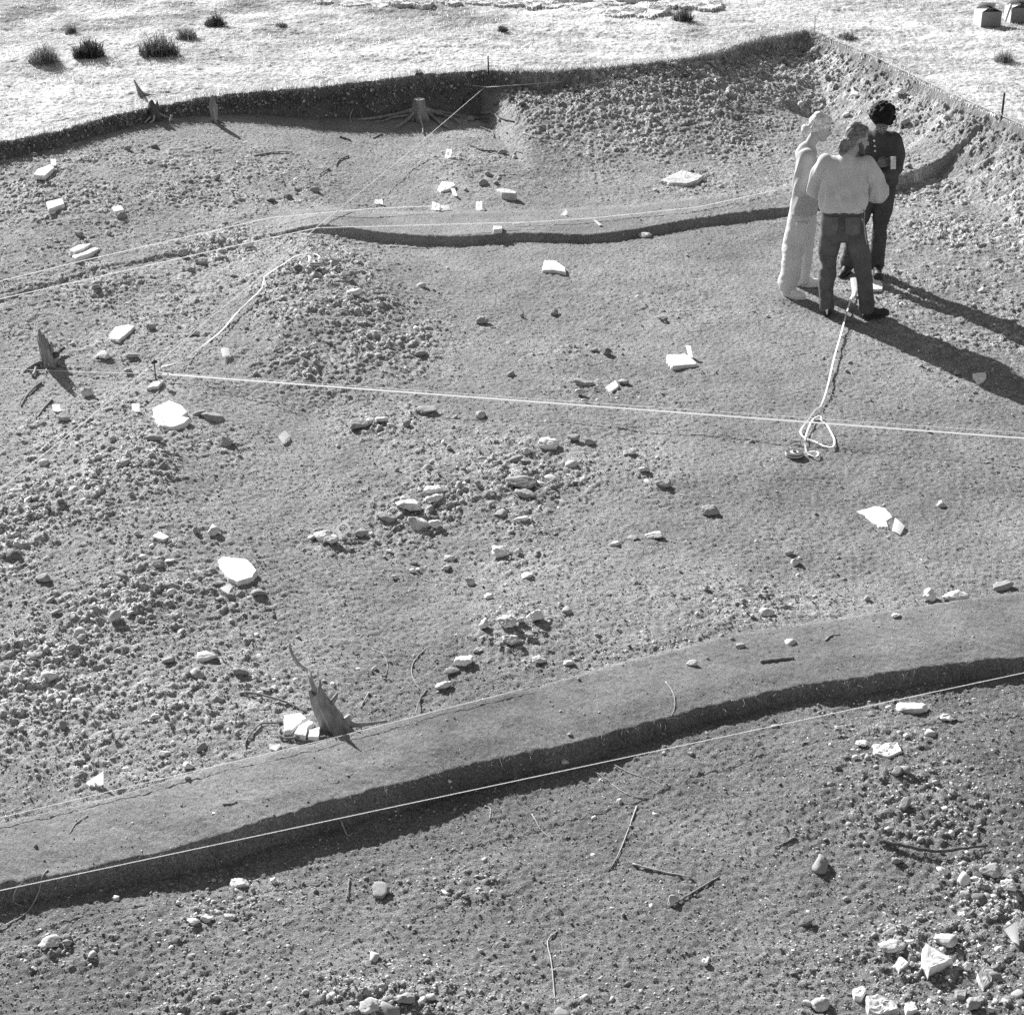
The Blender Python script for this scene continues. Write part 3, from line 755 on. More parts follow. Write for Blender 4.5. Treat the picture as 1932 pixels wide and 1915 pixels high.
ROCKS = [  # photo x, y, width, height, material, label
    (1616, 180, 34, 13, 'white', 'pale flat stone on the bank left of the black-haired person\'s head'),
    (1697, 177, 24, 18, 'white', 'leaning pale stone in the rubble bank right of the black-haired person'),
    (1100, 722, 42, 16, 'stone', 'long grey ledge stone casting a dark shadow above the white tape'),
    (1094, 741, 24, 18, 'pale', 'round pale stone just below the long grey ledge stone'),
    (1105, 757, 14, 9, 'pale', 'smallest pale pebble below the long grey ledge stone'),
    (1178, 722, 26, 14, 'stone', 'grey lump touching the small bright pointed stone above the tape'),
    (1217, 444, 26, 17, 'pale', 'rounded pale stone at the foot of the far baulk, left of the people'),
    (911, 605, 28, 20, 'stone', 'knobbly grey stone alone on the floor right of the rubble mound'),
    (985, 595, 9, 12, 'stone', 'little dark upright stone right of the knobbly grey one'),
    (1252, 602, 20, 12, 'dark_stone', 'small dark stone on bare floor straight left of the bearded man\'s shoes'),
    (1340, 962, 40, 28, 'stone', 'knobbly grey stone alone on the bare floor below the measuring reel'),
    (1488, 1043, 18, 16, 'stone', 'upper of two small stones in a line on the bare right floor'),
    (1498, 1060, 22, 22, 'pale', 'lower of two small stones in a line on the bare right floor'),
    (1756, 1122, 34, 38, 'white', 'tall cavity-riddled white stone just behind the near baulk'),
    (1800, 1127, 62, 18, 'pale', 'long low pale stone trailing right from the cavity-riddled white one'),
    (1893, 1104, 40, 22, 'stone', 'grey stone by the near baulk, right of the long low pale stone'),
    (1720, 1335, 60, 26, 'pale', 'pale broken stone at the foot of the baulk\'s shadow in the near trench'),
    (1784, 1405 - 52, 34, 18, 'white', 'smooth white stone, upper right of the pitted block in the near trench'),
    (1626, 1402, 30, 14, 'white', 'thin curled white stone left of the pitted block in the near trench'),
    (1900, 1666, 38, 34, 'white', 'big round pale stone at the frame edge of the near trench'),
    (1868, 1640, 40, 32, 'stone', 'dark rough stone touching the big round pale stone'),
    (1682, 1824 - 42, 52, 16, 'pale', 'sausage-shaped pale stone up left of the wedge-shaped block'),
    (1697, 1803 - 8, 16, 14, 'pale', 'small round stone at the end of the sausage-shaped pale stone'),
    (1787, 1775, 50, 26, 'pale', 'rough crumbling stone directly behind the wedge-shaped white block'),
    (1722, 1815 + 4, 12, 12, 'pale', 'tiny pale stone beside the star-shaped white stone'),
    (1823, 1822, 22, 16, 'white', 'small white stone between the wedge-shaped block and the five-sided stone'),
    (1836, 1893, 36, 34, 'stone', 'grey lump at the bottom edge below the five-sided pale stone'),
    (1866, 1904, 22, 16, 'pale', 'small pale lump at the bottom edge right of the grey lump'),
    (1550, 1893, 36, 28, 'pale', 'pale rounded stone left of the rough white boulder at the bottom'),
    (96, 1778, 44, 26, 'pale', 'pale jagged stone in the near trench at far left'),
    (128, 1776, 18, 14, 'stone', 'grey stone beside the pale jagged one at far left of the near trench'),
    (365, 1738, 28, 20, 'white', 'white stone at the left end of the row in the near trench'),
    (392, 1733, 26, 20, 'pale', 'second stone of the row in the near trench, beside the white one'),
    (436, 1727, 26, 20, 'pale', 'third stone of the row in the near trench'),
    (452, 1663, 40, 22, 'pale', 'pale lump in the shade line under the near baulk'),
    (1268, 1697, 26, 24, 'pale', 'round pale stone at the forked end of a stick in the near trench'),
    (1330, 1812, 16, 26, 'white', 'small upright white flake alone in the near trench'),
    (1522, 1738, 30, 16, 'dark_stone', 'half-buried dark stone in the middle of the near trench'),
    (700, 1918 - 20, 46, 34, 'pale', 'pale lump at the bottom edge in the near trench rubble'),
    (765, 1880, 44, 36, 'stone', 'grey knobbly lump in the near trench rubble at the bottom edge'),
    (915, 1176, 24, 30, 'pale', 'left stone of the tight cluster of knobbly stones above the baulk'),
    (956, 1172, 38, 38, 'pale', 'big knobbly stone in the cluster above the baulk'),
    (983, 1168, 20, 18, 'pale', 'small pale stone wedged in the knobbly cluster above the baulk'),
    (1012, 1160, 40, 34, 'white', 'brightest stone of the knobbly cluster above the baulk'),
    (1000, 1200 - 3, 22, 14, 'stone', 'grey chip in the gap of the knobbly cluster above the baulk'),
    (968, 1205, 44, 30, 'pale', 'lowest overhanging stone of the knobbly cluster above the baulk'),
    (945, 1216, 26, 12, 'stone', 'thin stone under the knobbly cluster above the baulk'),
    (876, 1246, 38, 30, 'white', 'white pitted stone with a long shadow left of the knobbly cluster'),
    (900, 1226, 26, 14, 'pale', 'pale flat stone above the white pitted stone with a long shadow'),
    (1018, 1244, 32, 10, 'pale', 'thin slanting stone below the knobbly cluster'),
    (1073, 1247, 24, 16, 'pale', 'rounded stone right of the thin slanting stone'),
    (838, 1293, 36, 18, 'white', 'smooth white stone close above the near baulk\'s upper edge'),
    (944, 1041, 40, 30, 'white', 'large white knobbly stone above the tight cluster'),
    (976, 1040, 14, 18, 'pale', 'small pale stone right of the large white knobbly stone'),
    (782, 1062, 16, 10, 'stone', 'top stone of the little clover of stones on the bare floor'),
    (776, 1076, 14, 12, 'white', 'left stone of the little clover of stones on the bare floor'),
    (789, 1075, 12, 12, 'white', 'right stone of the little clover of stones on the bare floor'),
    (744, 1089, 14, 14, 'pale', 'single small pale stone left of the clover of stones'),
    (850, 1052, 26, 14, 'pale', 'flat pale stone, upper of a pair left of the large knobbly stone'),
    (842, 1071, 20, 14, 'pale', 'pointed pale stone, lower of a pair left of the large knobbly stone'),
    (886, 1096, 20, 22, 'pale', 'pale stone with a dark hole below the large knobbly stone'),
    (994, 1086, 24, 12, 'white', 'smooth oval white stone right of the stone with a dark hole'),
    (922, 1124, 18, 14, 'white', 'small white stone above the tight knobbly cluster'),
    (401, 1002, 30, 26, 'pale', 'rounded pale boulder on the left slope above the smooth pointed slab'),
    (316, 1243, 28, 20, 'stone', 'smooth triangular grey stone on the left slope'),
    (390, 1238, 44, 24, 'pale', 'pale crumbling lump right of the smooth triangular grey stone'),
    (84, 1090, 34, 24, 'stone', 'rounded grey boulder on the left slope near the frame edge'),
    (300, 1063, 24, 22, 'stone', 'grey angular stone left of the smooth pointed white slab'),
    (320, 1058, 18, 8, 'white', 'white flake between the grey angular stone and the smooth pointed slab'),
    (820, 924, 40, 18, 'white', 'upper pale flat stone of the line of rubble below the tape'),
    (824, 939, 44, 20, 'pale', 'lower pale flat stone of the line of rubble below the tape'),
    (770, 950, 60, 26, 'pale', 'broad crumbling stone left of the two pale flat stones'),
    (790, 984, 50, 34, 'pale', 'big white-topped knobbly stone at the bottom left of the line of rubble'),
    (822, 988, 30, 24, 'white', 'white stone beside the big white-topped knobbly stone'),
    (728, 975, 40, 22, 'stone', 'left-hand grey stone of the line of rubble'),
    (1032, 838, 58, 34, 'white', 'largest white pitted stone under the tape, with a rootlet across it'),
    (996, 850, 30, 18, 'pale', 'pale stone left of the largest pitted stone under the tape'),
    (1080, 826, 30, 18, 'stone', 'grey stone right of the largest pitted stone under the tape'),
    (1112, 832, 32, 16, 'stone', 'second grey stone right of the largest pitted stone under the tape'),
    (1190, 852, 32, 20, 'pale', 'pale stone near the tape, apart to the right of the rubble line'),
    (1217, 884, 26, 14, 'pale', 'pale stone lower right of the rubble line, by a grey lump'),
    (1251, 912, 34, 18, 'stone', 'grey lump at the right end of the rubble line'),
    (985, 912, 62, 22, 'stone', 'layered grey stone in the middle of the rubble line'),
    (990, 930, 46, 18, 'stone', 'second layered grey stone, under the first in the rubble line'),
    (695, 795, 30, 22, 'white', 'white-topped stone in the rubble right below the tape'),
    (722, 792, 28, 20, 'pale', 'pale stone right of the white-topped stone below the tape'),
    (672, 800, 50, 24, 'stone', 'grey crumbling stone left of the white-topped stone below the tape'),
    (808, 772, 50, 18, 'stone', 'long grey stone close under the tape'),
    (908, 783, 24, 18, 'pale', 'rounded pale stone under the tape by itself'),
    (606, 1010, 40, 26, 'white', 'left white stone in front of the written card'),
    (627, 1018, 34, 30, 'pale', 'knobbly pale stone tucked against the written card'),
    (590, 1012, 20, 18, 'pale', 'small pale stone at the left end of the group by the written card'),
    (680, 1004, 30, 18, 'stone', 'grey stone right of the written card'),
    (735, 1075 - 36, 16, 10, 'white', 'small white chip below the rootlet right of the written card'),
    (1160, 1015 + 10, 26, 14, 'white', 'first pale stone of the low row above the baulk, at its left end'),
    (1196, 1013, 26, 13, 'white', 'shell-like white stone of the low row'),
    (1236, 1011, 40, 14, 'pale', 'long pale stone at the right end of the low row'),
    (166, 738, 26, 26, 'pale', 'knobbly pale stone on the left slope below the tape nail level'),
    (196, 671, 34, 20, 'pale', 'pale boulder right of the snapped stump'),
    (247, 671, 28, 14, 'stone', 'flat grey stone further right of the snapped stump'),
    (285, 616, 20, 16, 'stone', 'small round stone right of the tilted oval slab'),
    (465, 462, 28, 22, 'pale', 'pale stone in dark hollow at the bend of the far strings'),
    (344, 478, 20, 22, 'stone', 'upright grey stone under the far string on the left'),
    (375, 476, 18, 20, 'pale', 'ring-like pale stone next to the upright grey stone'),
    (380, 492, 24, 24, 'stone', 'grey cube-like stone below the ring-like pale stone'),
    (630, 496, 22, 20, 'stone', 'grey boulder right of the coiled tape'),
    (652, 520, 20, 16, 'stone', 'smooth dark-sided stone on the right flank of the mound'),
    (425, 830, 44, 26, 'stone', 'crumbling grey stone right of the largest white slab'),
    (405, 785, 50, 20, 'stone', 'low ridge of grey stone just right of the largest white slab'),
    (120, 790, 24, 20, 'stone', 'grey stone below the card by the two leaning sticks'),
    (940, 1398 - 23, 1, 1, None, ''),
    (1065, 1437, 18, 14, 'pale', 'pale stone low on the dark face of the near baulk'),
    (1063 + 240, 1421, 14, 12, 'stone', 'small stone in the shadow below the near baulk'),
    (1120, 660, 18, 12, 'stone', 'small grey stone upper of two on the floor above the tape'),
    (1145, 664, 20, 20, 'dark_stone', 'dark upright stone on the floor above the long grey ledge'),
    (1045, 590, 22, 16, 'stone', 'grey stone below the lone white stone'),
    (1855, 548, 22, 12, 'pale', 'flat pale stone lying inside the people\'s long shadow'),
    (518, 1408 - 110, 16, 14, 'pale', 'small pale stone left of the branch of the near stump'),
    (628, 1290, 13, 12, 'white', 'small white stone right of the jagged top of the near stump'),
    (240, 1452, 20, 12, 'white', 'white chip above the near baulk right of the staked white plate'),
    (310, 1420, 24, 10, 'pale', 'flat pale chip on the slope above the near baulk'),
    (355, 1465 - 22, 24, 18, 'pale', 'rounded pale stone just above the near baulk at left'),
    (490, 1318, 12, 12, 'pale', 'tiny pale stone by the thin stick of the near stump'),
    (760, 1405 - 60, 1, 1, None, ''),
    (1450, 1155, 36, 20, 'pale', 'pale stone in the grit near the baulk, lower right floor'),
    (1394, 1217, 24, 14, 'stone', 'grey stone by the upper edge of the near baulk, right of centre'),
    (1305, 1250, 22, 14, 'pale', 'pale stone on the very edge of the near baulk'),
    (1690, 1205 - 44, 20, 9, 'white', 'pale chip lying on the far end of the near baulk'),
    (1075, 1430 - 45, 10, 9, 'pale', 'small pebble on the near baulk by its dark edge'),
]
for i, (a, b, w_, h_, m_, lab) in enumerate(ROCKS):
    if not m_: continue
    rock(a, b, w_, h_, m_, lab, 400 + i, rough=.16 if 'knobbly' in lab or 'pitted' in lab or 'riddled' in lab else .10, cut=.48)

# the many look-alike stones of the rubble spreads
ZONES = [(640, 600, 'stones of the rubble mound', 'rough grey stone in the rubble mound beneath the coiled tape'),
         (880, 850, 'stones of the rubble line', 'rough stone in the loose rubble line below the white tape'),
         (280, 900, 'stones below the largest slab', 'rough grey stone on the slope below the largest white slab'),
         (150, 1150, 'stones of the left slope', 'weathered stone on the stony left slope'),
         (280, 430, 'stones of the far left slope', 'small stone on the far left slope, beyond the strings'),
         (200, 640, 'stones around the snapped stump', 'small stone on the slope around the snapped stump'),
         (1300, 240, 'stones of the far hollow', 'small stone in the far hollow left of the people'),
         (1700, 220, 'stones of the rubble bank', 'limestone lump in the rubble bank below the right-hand trench edge'),
         (1820, 480, 'stones right of the people', 'small stone on the gritty floor right of the people'),
         (960, 1130, 'stones above the baulk', 'small stone on the floor above the near baulk'),
         (1350, 1130, 'stones of the right floor', 'small stone on the bare right-hand floor'),
         (500, 1780, 'stones of the near trench, left', 'small stone in the near trench, left of its middle'),
         (1700, 1600, 'stones of the near trench, right', 'small stone in the near trench, towards the wedge-shaped block')]
rng = np.random.default_rng(77)
variants = []
for i in range(16):
    v = rock_verts(ICO3[0], rng, rng.integers(10, 15), .42, .14)
    variants.append(npmesh('loose_stone', v, ICO3[1]))
n_named = sum(1 for o in COL.objects if o.get('category') == 'stone')
taken, made = [], 0
while made < 292 - n_named:
    x, y = scatter(1, rng); x, y = float(x[0]), float(y[0])
    r_ = float(rubble(np.array([x]), np.array([y]))[0])
    _, mm = layers(np.array([x]), np.array([y]))
    r_ = max(r_, float(np.clip(mm['bank'] * 1.3, 0, .8)[0]))
    if mm['mead'][0] > .01 or mm['bk'][0] > .1 or mm['cb'][0] > .3 or rng.uniform() > r_ ** 1.3 + .015: continue
    z = ground_at(x, y); qx, qy = project(x, y, z)
    if not (-15 < qx < 1945 and 10 < qy < 1930): continue
    if any(math.hypot(x - a, y - b) < .09 for a, b in taken): continue
    taken.append((x, y)); made += 1
    _, _, g, lab = min(ZONES, key=lambda q: math.hypot((q[0] - qx) / 1.5, q[1] - qy))
    o = bpy.data.objects.new('loose_stone', variants[rng.integers(0, 16)]); COL.objects.link(o)
    s = .02 * (2.6 ** rng.uniform(0, 1)) * (1 + .25 * (y > 16))
    o.scale = (s * rng.uniform(.9, 1.5), s * rng.uniform(.8, 1.2), s * rng.uniform(.6, .9))
    o.rotation_euler = (rng.uniform(-.3, .3), rng.uniform(-.3, .3), rng.uniform(0, 6.28))
    o.location = (x, y, z + s * .25)
    tag(o, lab, 'stone', g)
    o['tint'] = float(rng.uniform())
for i, me in enumerate(variants):
    me.materials.append(M[['stone', 'pale', 'stone', 'pale', 'dark_stone', 'stone', 'pale', 'stone'][i % 8]])

# row of flat rocks in the grass along the top
FLAT = [(612, 2, 26, 8), (668, 6, 50, 9), (716, 8, 34, 10), (760, 5, 46, 8), (800, 7, 32, 7), (850, 2, 40, 8), (905, 4, 44, 8), (960, 6, 50, 9), (1005, 6, 34, 12), (1040, 9, 40, 12),
        (1078, 12, 44, 12), (1118, 16, 60, 15), (1160, 4, 44, 10), (1170, 22, 56, 17), (1222, 18, 64, 20), (1262, 6, 40, 10), (1300, 8, 44, 10), (1335, 9, 58, 13), (1085, -4, 60, 8), (1210, -4, 70, 8)]
FL_LAB = {15 - 2: 'second flat rock of the row in the grass, wide and pale', 14: 'largest flat rock of the row in the grass, above the scrub tuft', 17: 'flat rock with a dark shaded front at the near end of the row',
          11: 'wide flat rock with a dark gap beneath it, left of the largest in the row', 0: 'first small flat rock at the left end of the row in the grass'}
for i, (a, b, w_, h_) in enumerate(FLAT):
    ol = [(a + w_ * .56 * math.cos(t) * (1 + .25 * math.sin(3 * t + i)), b - 1 + h_ * .62 * math.sin(t) * (1 + .25 * math.cos(2 * t + i * 2))) for t in np.linspace(0, 2 * math.pi, 9)[:-1] + .5 * math.sin(i * 7)]
    slab('flat_rock', ol, .075 + .03 * math.sin(i * 5), 'pale', FL_LAB.get(i, 'flat pale rock in the broken row lying across the top of the meadow'), 'rock', 'flat rocks in the row across the meadow', seed=60 + i, rough=2.4)

# ------------------------------------------------------------------ find cards
GC = 'white cards marking finds'
def card(q, label, nail=None, mark=None, upright=True, lift=.012, name='find_card', lean=.25):
    """q: four corners in the photograph, top left, top right, bottom right, bottom left"""
    bl, br = pt(*q[3]), pt(*q[2])
    b0 = (bl + br) / 2
    if upright:
        P = []
        for k, (a, b) in enumerate(q):
            d = ray(a, b)
            # plane that stands on the lower edge and leans back a little
            nrm = Vector((0, -1, lean)).normalized()
            t = nrm.dot(b0 - cam.location) / nrm.dot(Vector(d))
            P.append(cam.location + Vector(d) * t)
    else:
        z0 = max(pt(*c).z for c in q) + lift
        P = [Vector((*unproj(a, b, z0), z0)) for a, b in q]
        P[0].z += lift * .8; P[1].z += lift * .8
    c = sum(P, Vector()) / 4
    root = empty(name, c)
    tag(root, label, 'find card', GC)
    n_ = (P[1] - P[0]).cross(P[3] - P[0])
    if n_.dot(cam.location - c) < 0: P = [P[1], P[0], P[3], P[2]]; flip = True
    else: flip = False
    K = 5; V, F = [], []                                       # a single sheet, slightly curled
    for i in range(K):
        for j in range(K):
            s_, t_ = i / (K - 1), j / (K - 1)
            a_ = (P[0] * (1 - s_) + P[1] * s_) * (1 - t_) + (P[3] * (1 - s_) + P[2] * s_) * t_ - c
            a_ = a_ + n_.normalized() * (.004 * (s_ - .5) ** 2 * 4)
            V.append(a_)
    F = [(i * K + j, i * K + j + 1, (i + 1) * K + j + 1, (i + 1) * K + j) for i in range(K - 1) for j in range(K - 1)]
    link('card', pymesh('card', V, F), M['card'], root)
    if nail:
        a = pt(*nail[1]) - c - Vector((0, 0, .03)); b = Vector((*unproj(nail[0][0], nail[0][1], P[0].z), P[0].z)) - c + Vector((0, 0, .01))
        if upright:
            b = ((P[0] + P[1]) / 2 - c) + Vector((0, .006, .02)); a = Vector((b.x, b.y + .005, b0.z - c.z - .03))
        tube('nail', [a, b], .0022, M['iron'], root, 5)
    if mark:
        tl, tr, blk = (P[0], P[1], P[3]) if not flip else (P[1], P[0], P[2])
        ux = (tr - tl); uy = (tl - blk); wd, hg = ux.length, uy.length
        ux.normalize(); nz = ux.cross(uy).normalized(); uy = nz.cross(ux)
        if nz.dot(cam.location - c) < 0: nz = -nz
        cu = bpy.data.curves.new('number', 'FONT'); cu.body = mark; cu.align_x = 'CENTER'; cu.align_y = 'CENTER'; cu.size = min(hg * .55, wd * 1.0 / max(1, len(mark)) * 1.2)
        cu.extrude = .0002; cu.offset = .0006
        ob = bpy.data.objects.new('number', cu); COL.objects.link(ob)
        dg = bpy.context.evaluated_depsgraph_get()
        me = bpy.data.meshes.new_from_object(ob.evaluated_get(dg)); bpy.data.objects.remove(ob)
        o = link('number', me, M['ink'], root)
        mt = Matrix((ux, uy, nz)).transposed().to_4x4(); mt.translation = nz * .0035
        o.matrix_local = mt
    return root

card(zj((205, 70), (275, 80), (258, 187), (185, 185)), 'upright card on a nail beyond the arched slab, below the sawn stump', nail=((0, 0), (0, 0)), mark='6')
card(zj((255, 562), (312, 575), (342, 670), (290, 660)), 'leaning card propped against the arched white slab')
card(zj((28, 730), (122, 770), (112, 842), (15, 842)), 'widest upright card, second card touching its foot, on the far baulk', nail=((0, 0), (0, 0)), mark='1')
card(zj((135, 800), (235, 798), (262, 832), (125, 842)), 'flat-lying card at the foot of the widest upright card', upright=False, lift=.02)
card(zj((580, 733), (655, 733), (652, 842), (573, 842)), 'neat upright rectangular card alone on the far baulk', nail=((0, 0), (0, 0)), mark='1')
card(zj((1698, 812), (1728, 870), (1682, 928), (1635, 900)), 'twisted diamond-shaped card on the far baulk', lean=.6)
card(zk((1540, 84), (1556, 82), (1592, 108), (1574, 112)), 'narrow strip of white card lying on the far baulk edge', upright=False, lift=.008)
card(zh((270, 140), (300, 140), (300, 180), (275, 178)), 'upright card behind the rounded white stone at far left', nail=((0, 0), (0, 0)))
card(zi((1190, 645), (1232, 640), (1241, 672), (1200, 680)), 'card on a bare nail left of the rubble mound', upright=False, lift=.02)
card(zi((280, 940), (320, 937), (326, 975), (285, 977)), 'card beside the two leaning sticks on the left slope')
card(zi((710, 935), (750, 932), (750, 980), (710, 982)), 'card between the string and the largest white slab', nail=((0, 0), (0, 0)))
card(zi((1500, 1120), (1540, 1084), (1561, 1105), (1525, 1146)), 'tilted square card alone on bare floor right of the largest slab', upright=False, lift=.02)
card(zr((900, 600), (1215, 325), (1385, 560), (1010, 822)), 'slanting card with a number written on it, leaning on knobbly stones', upright=False, lift=.035, mark='453')
card(zb((1176, 545), (1232, 520), (1243, 532), (1220, 572)), 'small curled card under the corner of the smooth pointed slab', upright=False, lift=.006)
card(zd((540, 320), (630, 326), (672, 550), (600, 545)), 'tall narrow card standing on the squared white block', lean=.1)
card(zc((690, 412), (842, 545), (772, 660), (645, 592)), 'square card lying over the lower end of the thin pointed slab', upright=False, lift=.012)
card(zg((978, 215), (1060, 165), (1075, 300), (1030, 272)), 'white card cut by the frame edge above the five-sided stone', upright=False, lift=.015)
card(zz((1080, 980), (1165, 972), (1172, 1185), (1108, 1190)), 'white card lying between the bearded man\'s feet, crossed by the tape', upright=False, lift=.006)
card(zq((505, 1045), (568, 1045), (570, 1078), (512, 1082)), 'small card on a nail beside the slanting string beyond the far baulk', nail=((0, 0), (0, 0)))
# white plate on a stick by the near baulk
q = zb((458, 1582), (552, 1520), (552, 1592), (490, 1616))
r_ = card(q, 'white plate on a dark stick above the near baulk at left', lean=.5)
s0 = pt(*zb((437, 1672))[0]) - r_.location
tube('stick', [s0 - Vector((0, 0, .02)), Vector((-.03, .01, -.045)), Vector((-.01, .012, .0))], .006, M['root'], r_, 6)

# ------------------------------------------------------------------ strings, tapes, stakes
def at(px, py, lift): return pt(px, py, lift)

def string(name, ends, lifts, label, r=.0042, sag=.0, mat='string', n=24):
    P = []
    pts = [at(a, b, l) for (a, b), l in zip(ends, lifts)]
    for a, b in zip(pts[:-1], pts[1:]):
        for i in range(n):
            t = i / n
            q = a.lerp(b, t); q.z -= sag * 4 * t * (1 - t)
            P.append(q)
    P.append(pts[-1])
    return tag(tube(name, P, r, M[mat], None, 4), label, 'string', 'site strings')

def over(px, py, z):
    x, y = unproj(px, py, z); return Vector((x, y, z))

def sight(name, ends, zs, label, r=.0022, mat='string'):
    r *= 1.25
    """string stretched straight between points at known heights"""
    P = [over(a, b, z) for (a, b), z in zip(ends, zs)]
    Q = []
    for a, b in zip(P[:-1], P[1:]):
        Q += [a.lerp(b, i / 12) for i in range(12)]
    Q.append(P[-1])
    # keep it above the ground
    for q in Q:
        q.z = max(q.z, ground_at(q.x, q.y) + .004)
    return tag(tube(name, Q, r, M[mat], None, 4), label, 'string', 'site strings')

sight('string_line', [(-120, 1705), (1932, 1269), (2100, 1234)], [.055, .06, .06], 'taut white string along the dark front edge of the near baulk', .0021)
sight('string_line', [(-100, 1566), (330, 1463), (640, 1389), (745, 1361), (1000, 1296)], [.075, .075, .072, .072, .07], 'thin string along the upper edge of the near baulk, passing the snagged stump', .0016)
sight('string_line', [(-60, 694), (296, 706)], [.16, .14], 'thin string from the nail to the frame edge in front of the snapped stump', .0022)
sight('string_line', [(300, 703), (1932, 817), (2050, 825)], [.14, .12, .12], 'thin string running just above the broad white tape', .0016)
string('string_line', [(292, 708), (150, 826), (0, 947), (-140, 1058)], [.10, .08, .08, .08], 'string from the nail down to the lower left over the stony slope')
string('string_line', [(302, 706), (400, 618), (500, 533), (600, 444), (760, 312), (918, 180)], [.10, .09, .08, .08, .08, .12], 'long slanting string from the nail up past the coiled tape to the far stake')
string('string_line', [(-60, 594), (0, 577), (240, 524), (470, 470), (600, 442), (800, 436), (1000, 430)], [.06, .06, .06, .06, .06, .06, .06], 'string along the front edge of the far baulk')
string('string_line', [(-60, 558), (0, 544), (150, 507), (300, 471), (510, 422), (700, 405), (850, 398)], [.06, .06, .06, .06, .06, .06, .06], 'string along the rear edge of the far baulk, ending at the upright cards')
string('string_line', [(966, 427), (1116, 418), (1316, 397), (1466, 364)], [.03, .03, .03, .03], 'pale string lying on the far baulk up to the three people')
sight('string_line', [(-60, 300), (60, 270), (430, 212), (790, 150), (918, 165), (1060, 155)], [.42, .42, .38, .40, .48, .5], 'string crossing in front of the dark trench section', .0034)
string('string_line', [(1540, 66), (1640, 115), (1790, 185), (1932, 250), (2010, 286)], [.06, .06, .06, .06, .06], 'bright string along the right-hand trench edge')

# broad white tape stretched from the nail
a, b = over(306, 706, .15), over(2000, 832, .11)
P = [a.lerp(b, i / 40) for i in range(41)]
tp = ribbon('measuring_tape', P, .017, M['tape'], None, .0008, tilt=lambda t: .3)
tag(tp, 'broad white measuring tape stretched across the trench from the nail', 'measuring tape')
# the nail where the lines cross
n0 = pt(294, 716)
nl = tag(empty('grid_nail', n0), 'dark grid nail with string knots where the tape and strings cross', 'nail')
tube('shaft', [(0, 0, -.08), (0, 0, .155)], .005, M['iron'], nl, 7)
V, F = tube_geo([(-.022, 0, .14), (.022, .004, .15)], [.012, .014], 7)
link('knot', pymesh('knot', V, F, True), M['iron'], nl)
o = tube('head', [(0, 0, .153), (0, 0, .162)], .011, M['iron'], nl, 9)

def stake(px, py, hpx, r, label, mat='iron'):
    p = pt(px, py); sc = (p - cam.location).length / FPX
    o = tube('survey_stake', [(0, 0, -.12), (.003, 0, hpx * sc * .5), (0, 0, hpx * sc / .95)], [r, r, r * .9], M[mat], None, 7)
    o.location = p
    return tag(o, label, 'stake', 'survey stakes')
stake(921, 140, 30, .010, 'thin dark stake on the trench lip beyond the sawn stump')
stake(1889, 224, 42, .013, 'dark iron stake by the right-hand trench edge near the frame edge')
stake(1536, 60, 26, .006, 'thin pale stake at the far corner of the trench', 'pale_root')
stake(740, 158, 12, .005, 'short peg on the trench lip at the left of the sawn stump', 'root')

# measuring tape reels
def reel(px, py, label, path, width, rise=0.0):
    c = pt(px, py, .018 + rise)
    root = tag(empty('tape_reel', c), label, 'tape reel', 'measuring tapes with reels')
    def disc(name, prof, mat, n=36):
        V, F = [], []
        for r, z in prof:
            V += [(r * math.cos(2 * math.pi * k / n), r * math.sin(2 * math.pi * k / n), z) for k in range(n)]
        for i in range(len(prof) - 1):
            for k in range(n):
                F.append((i * n + k, i * n + (k + 1) % n, (i + 1) * n + (k + 1) % n, (i + 1) * n + k))
        F.append(tuple(range(n))[::-1]); m = (len(prof) - 1) * n; F.append(tuple(range(m, m + n)))
        return link(name, pymesh(name, V, F), M[mat], root)
    R_ = .068
    disc('case', [(R_ * .9, -.016), (R_, -.013), (R_, -.005), (R_ * .93, -.003), (R_ * .93, .005), (R_, .007), (R_, .013), (R_ * .95, .016)], 'plastic')
    disc('tape_roll', [(R_ * .95, -.0035), (R_ * .985, -.003), (R_ * .985, .0045), (R_ * .95, .005)], 'tape')
    disc('label_ring', [(R_ * .46, .0155), (R_ * .46, .0178), (R_ * .45, .0182)], 'tape')
    disc('hub', [(R_ * .22, .017), (R_ * .22, .024), (R_ * .17, .028)], 'plastic')
    o = tube('crank', [(0, 0, .026), (-.018, .03, .027), (-.022, .038, .04)], [.004, .004, .005], M['tape'], root, 6)
    P = smooth_path([Vector((0, 0, 0))] and [pt(a, b, l) - c for a, b, l in path], 5)
    # keep the ribbon on or above the ground
    for q in P:
        q.z = max(q.z, ground_at(q.x + c.x, q.y + c.y) + .010 - c.z)
    ribbon('tape_ribbon', P, width, M['tape'], root, .0008, tilt=lambda t: .35 * math.sin(t * 23))
    return root
L0 = .02
pa = [(1612, 548, .03), (1598, 592, .03), (1585, 640, .03), (1573, 682, .03), (1560, 738, .03), (1549, 768, .02)]
pb = zp((1080, 250), (950, 430), (840, 570), (800, 680), (880, 775), (1050, 840), (1250, 930), (1390, 950), (1440, 870), (1420, 760), (1290, 520), (1190, 440), (1180, 365),
        (1060, 400), (985, 520), (930, 650), (885, 800), (890, 920), (915, 1030), (1000, 1035), (1100, 1035), (1135, 1080), (1080, 1140), (980, 1110), (920, 1055), (860, 1065))
reel(1498, 861, 'round measuring reel on bare floor, its white tape leading to the people\'s feet', pa + [(a, b, L0) for a, b in pb], .013)
zy = zm(480, 440, 6.44)
pc = zi((870, 755), (960, 728), (1080, 655), (1200, 555), (1290, 450), (1400, 350), (1420, 300), (1425, 275))
pd = zy((240, 690), (380, 590), (480, 530), (620, 440), (740, 405), (850, 395), (930, 435), (900, 470), (820, 460), (790, 420), (800, 500), (700, 500), (680, 530), (730, 560))
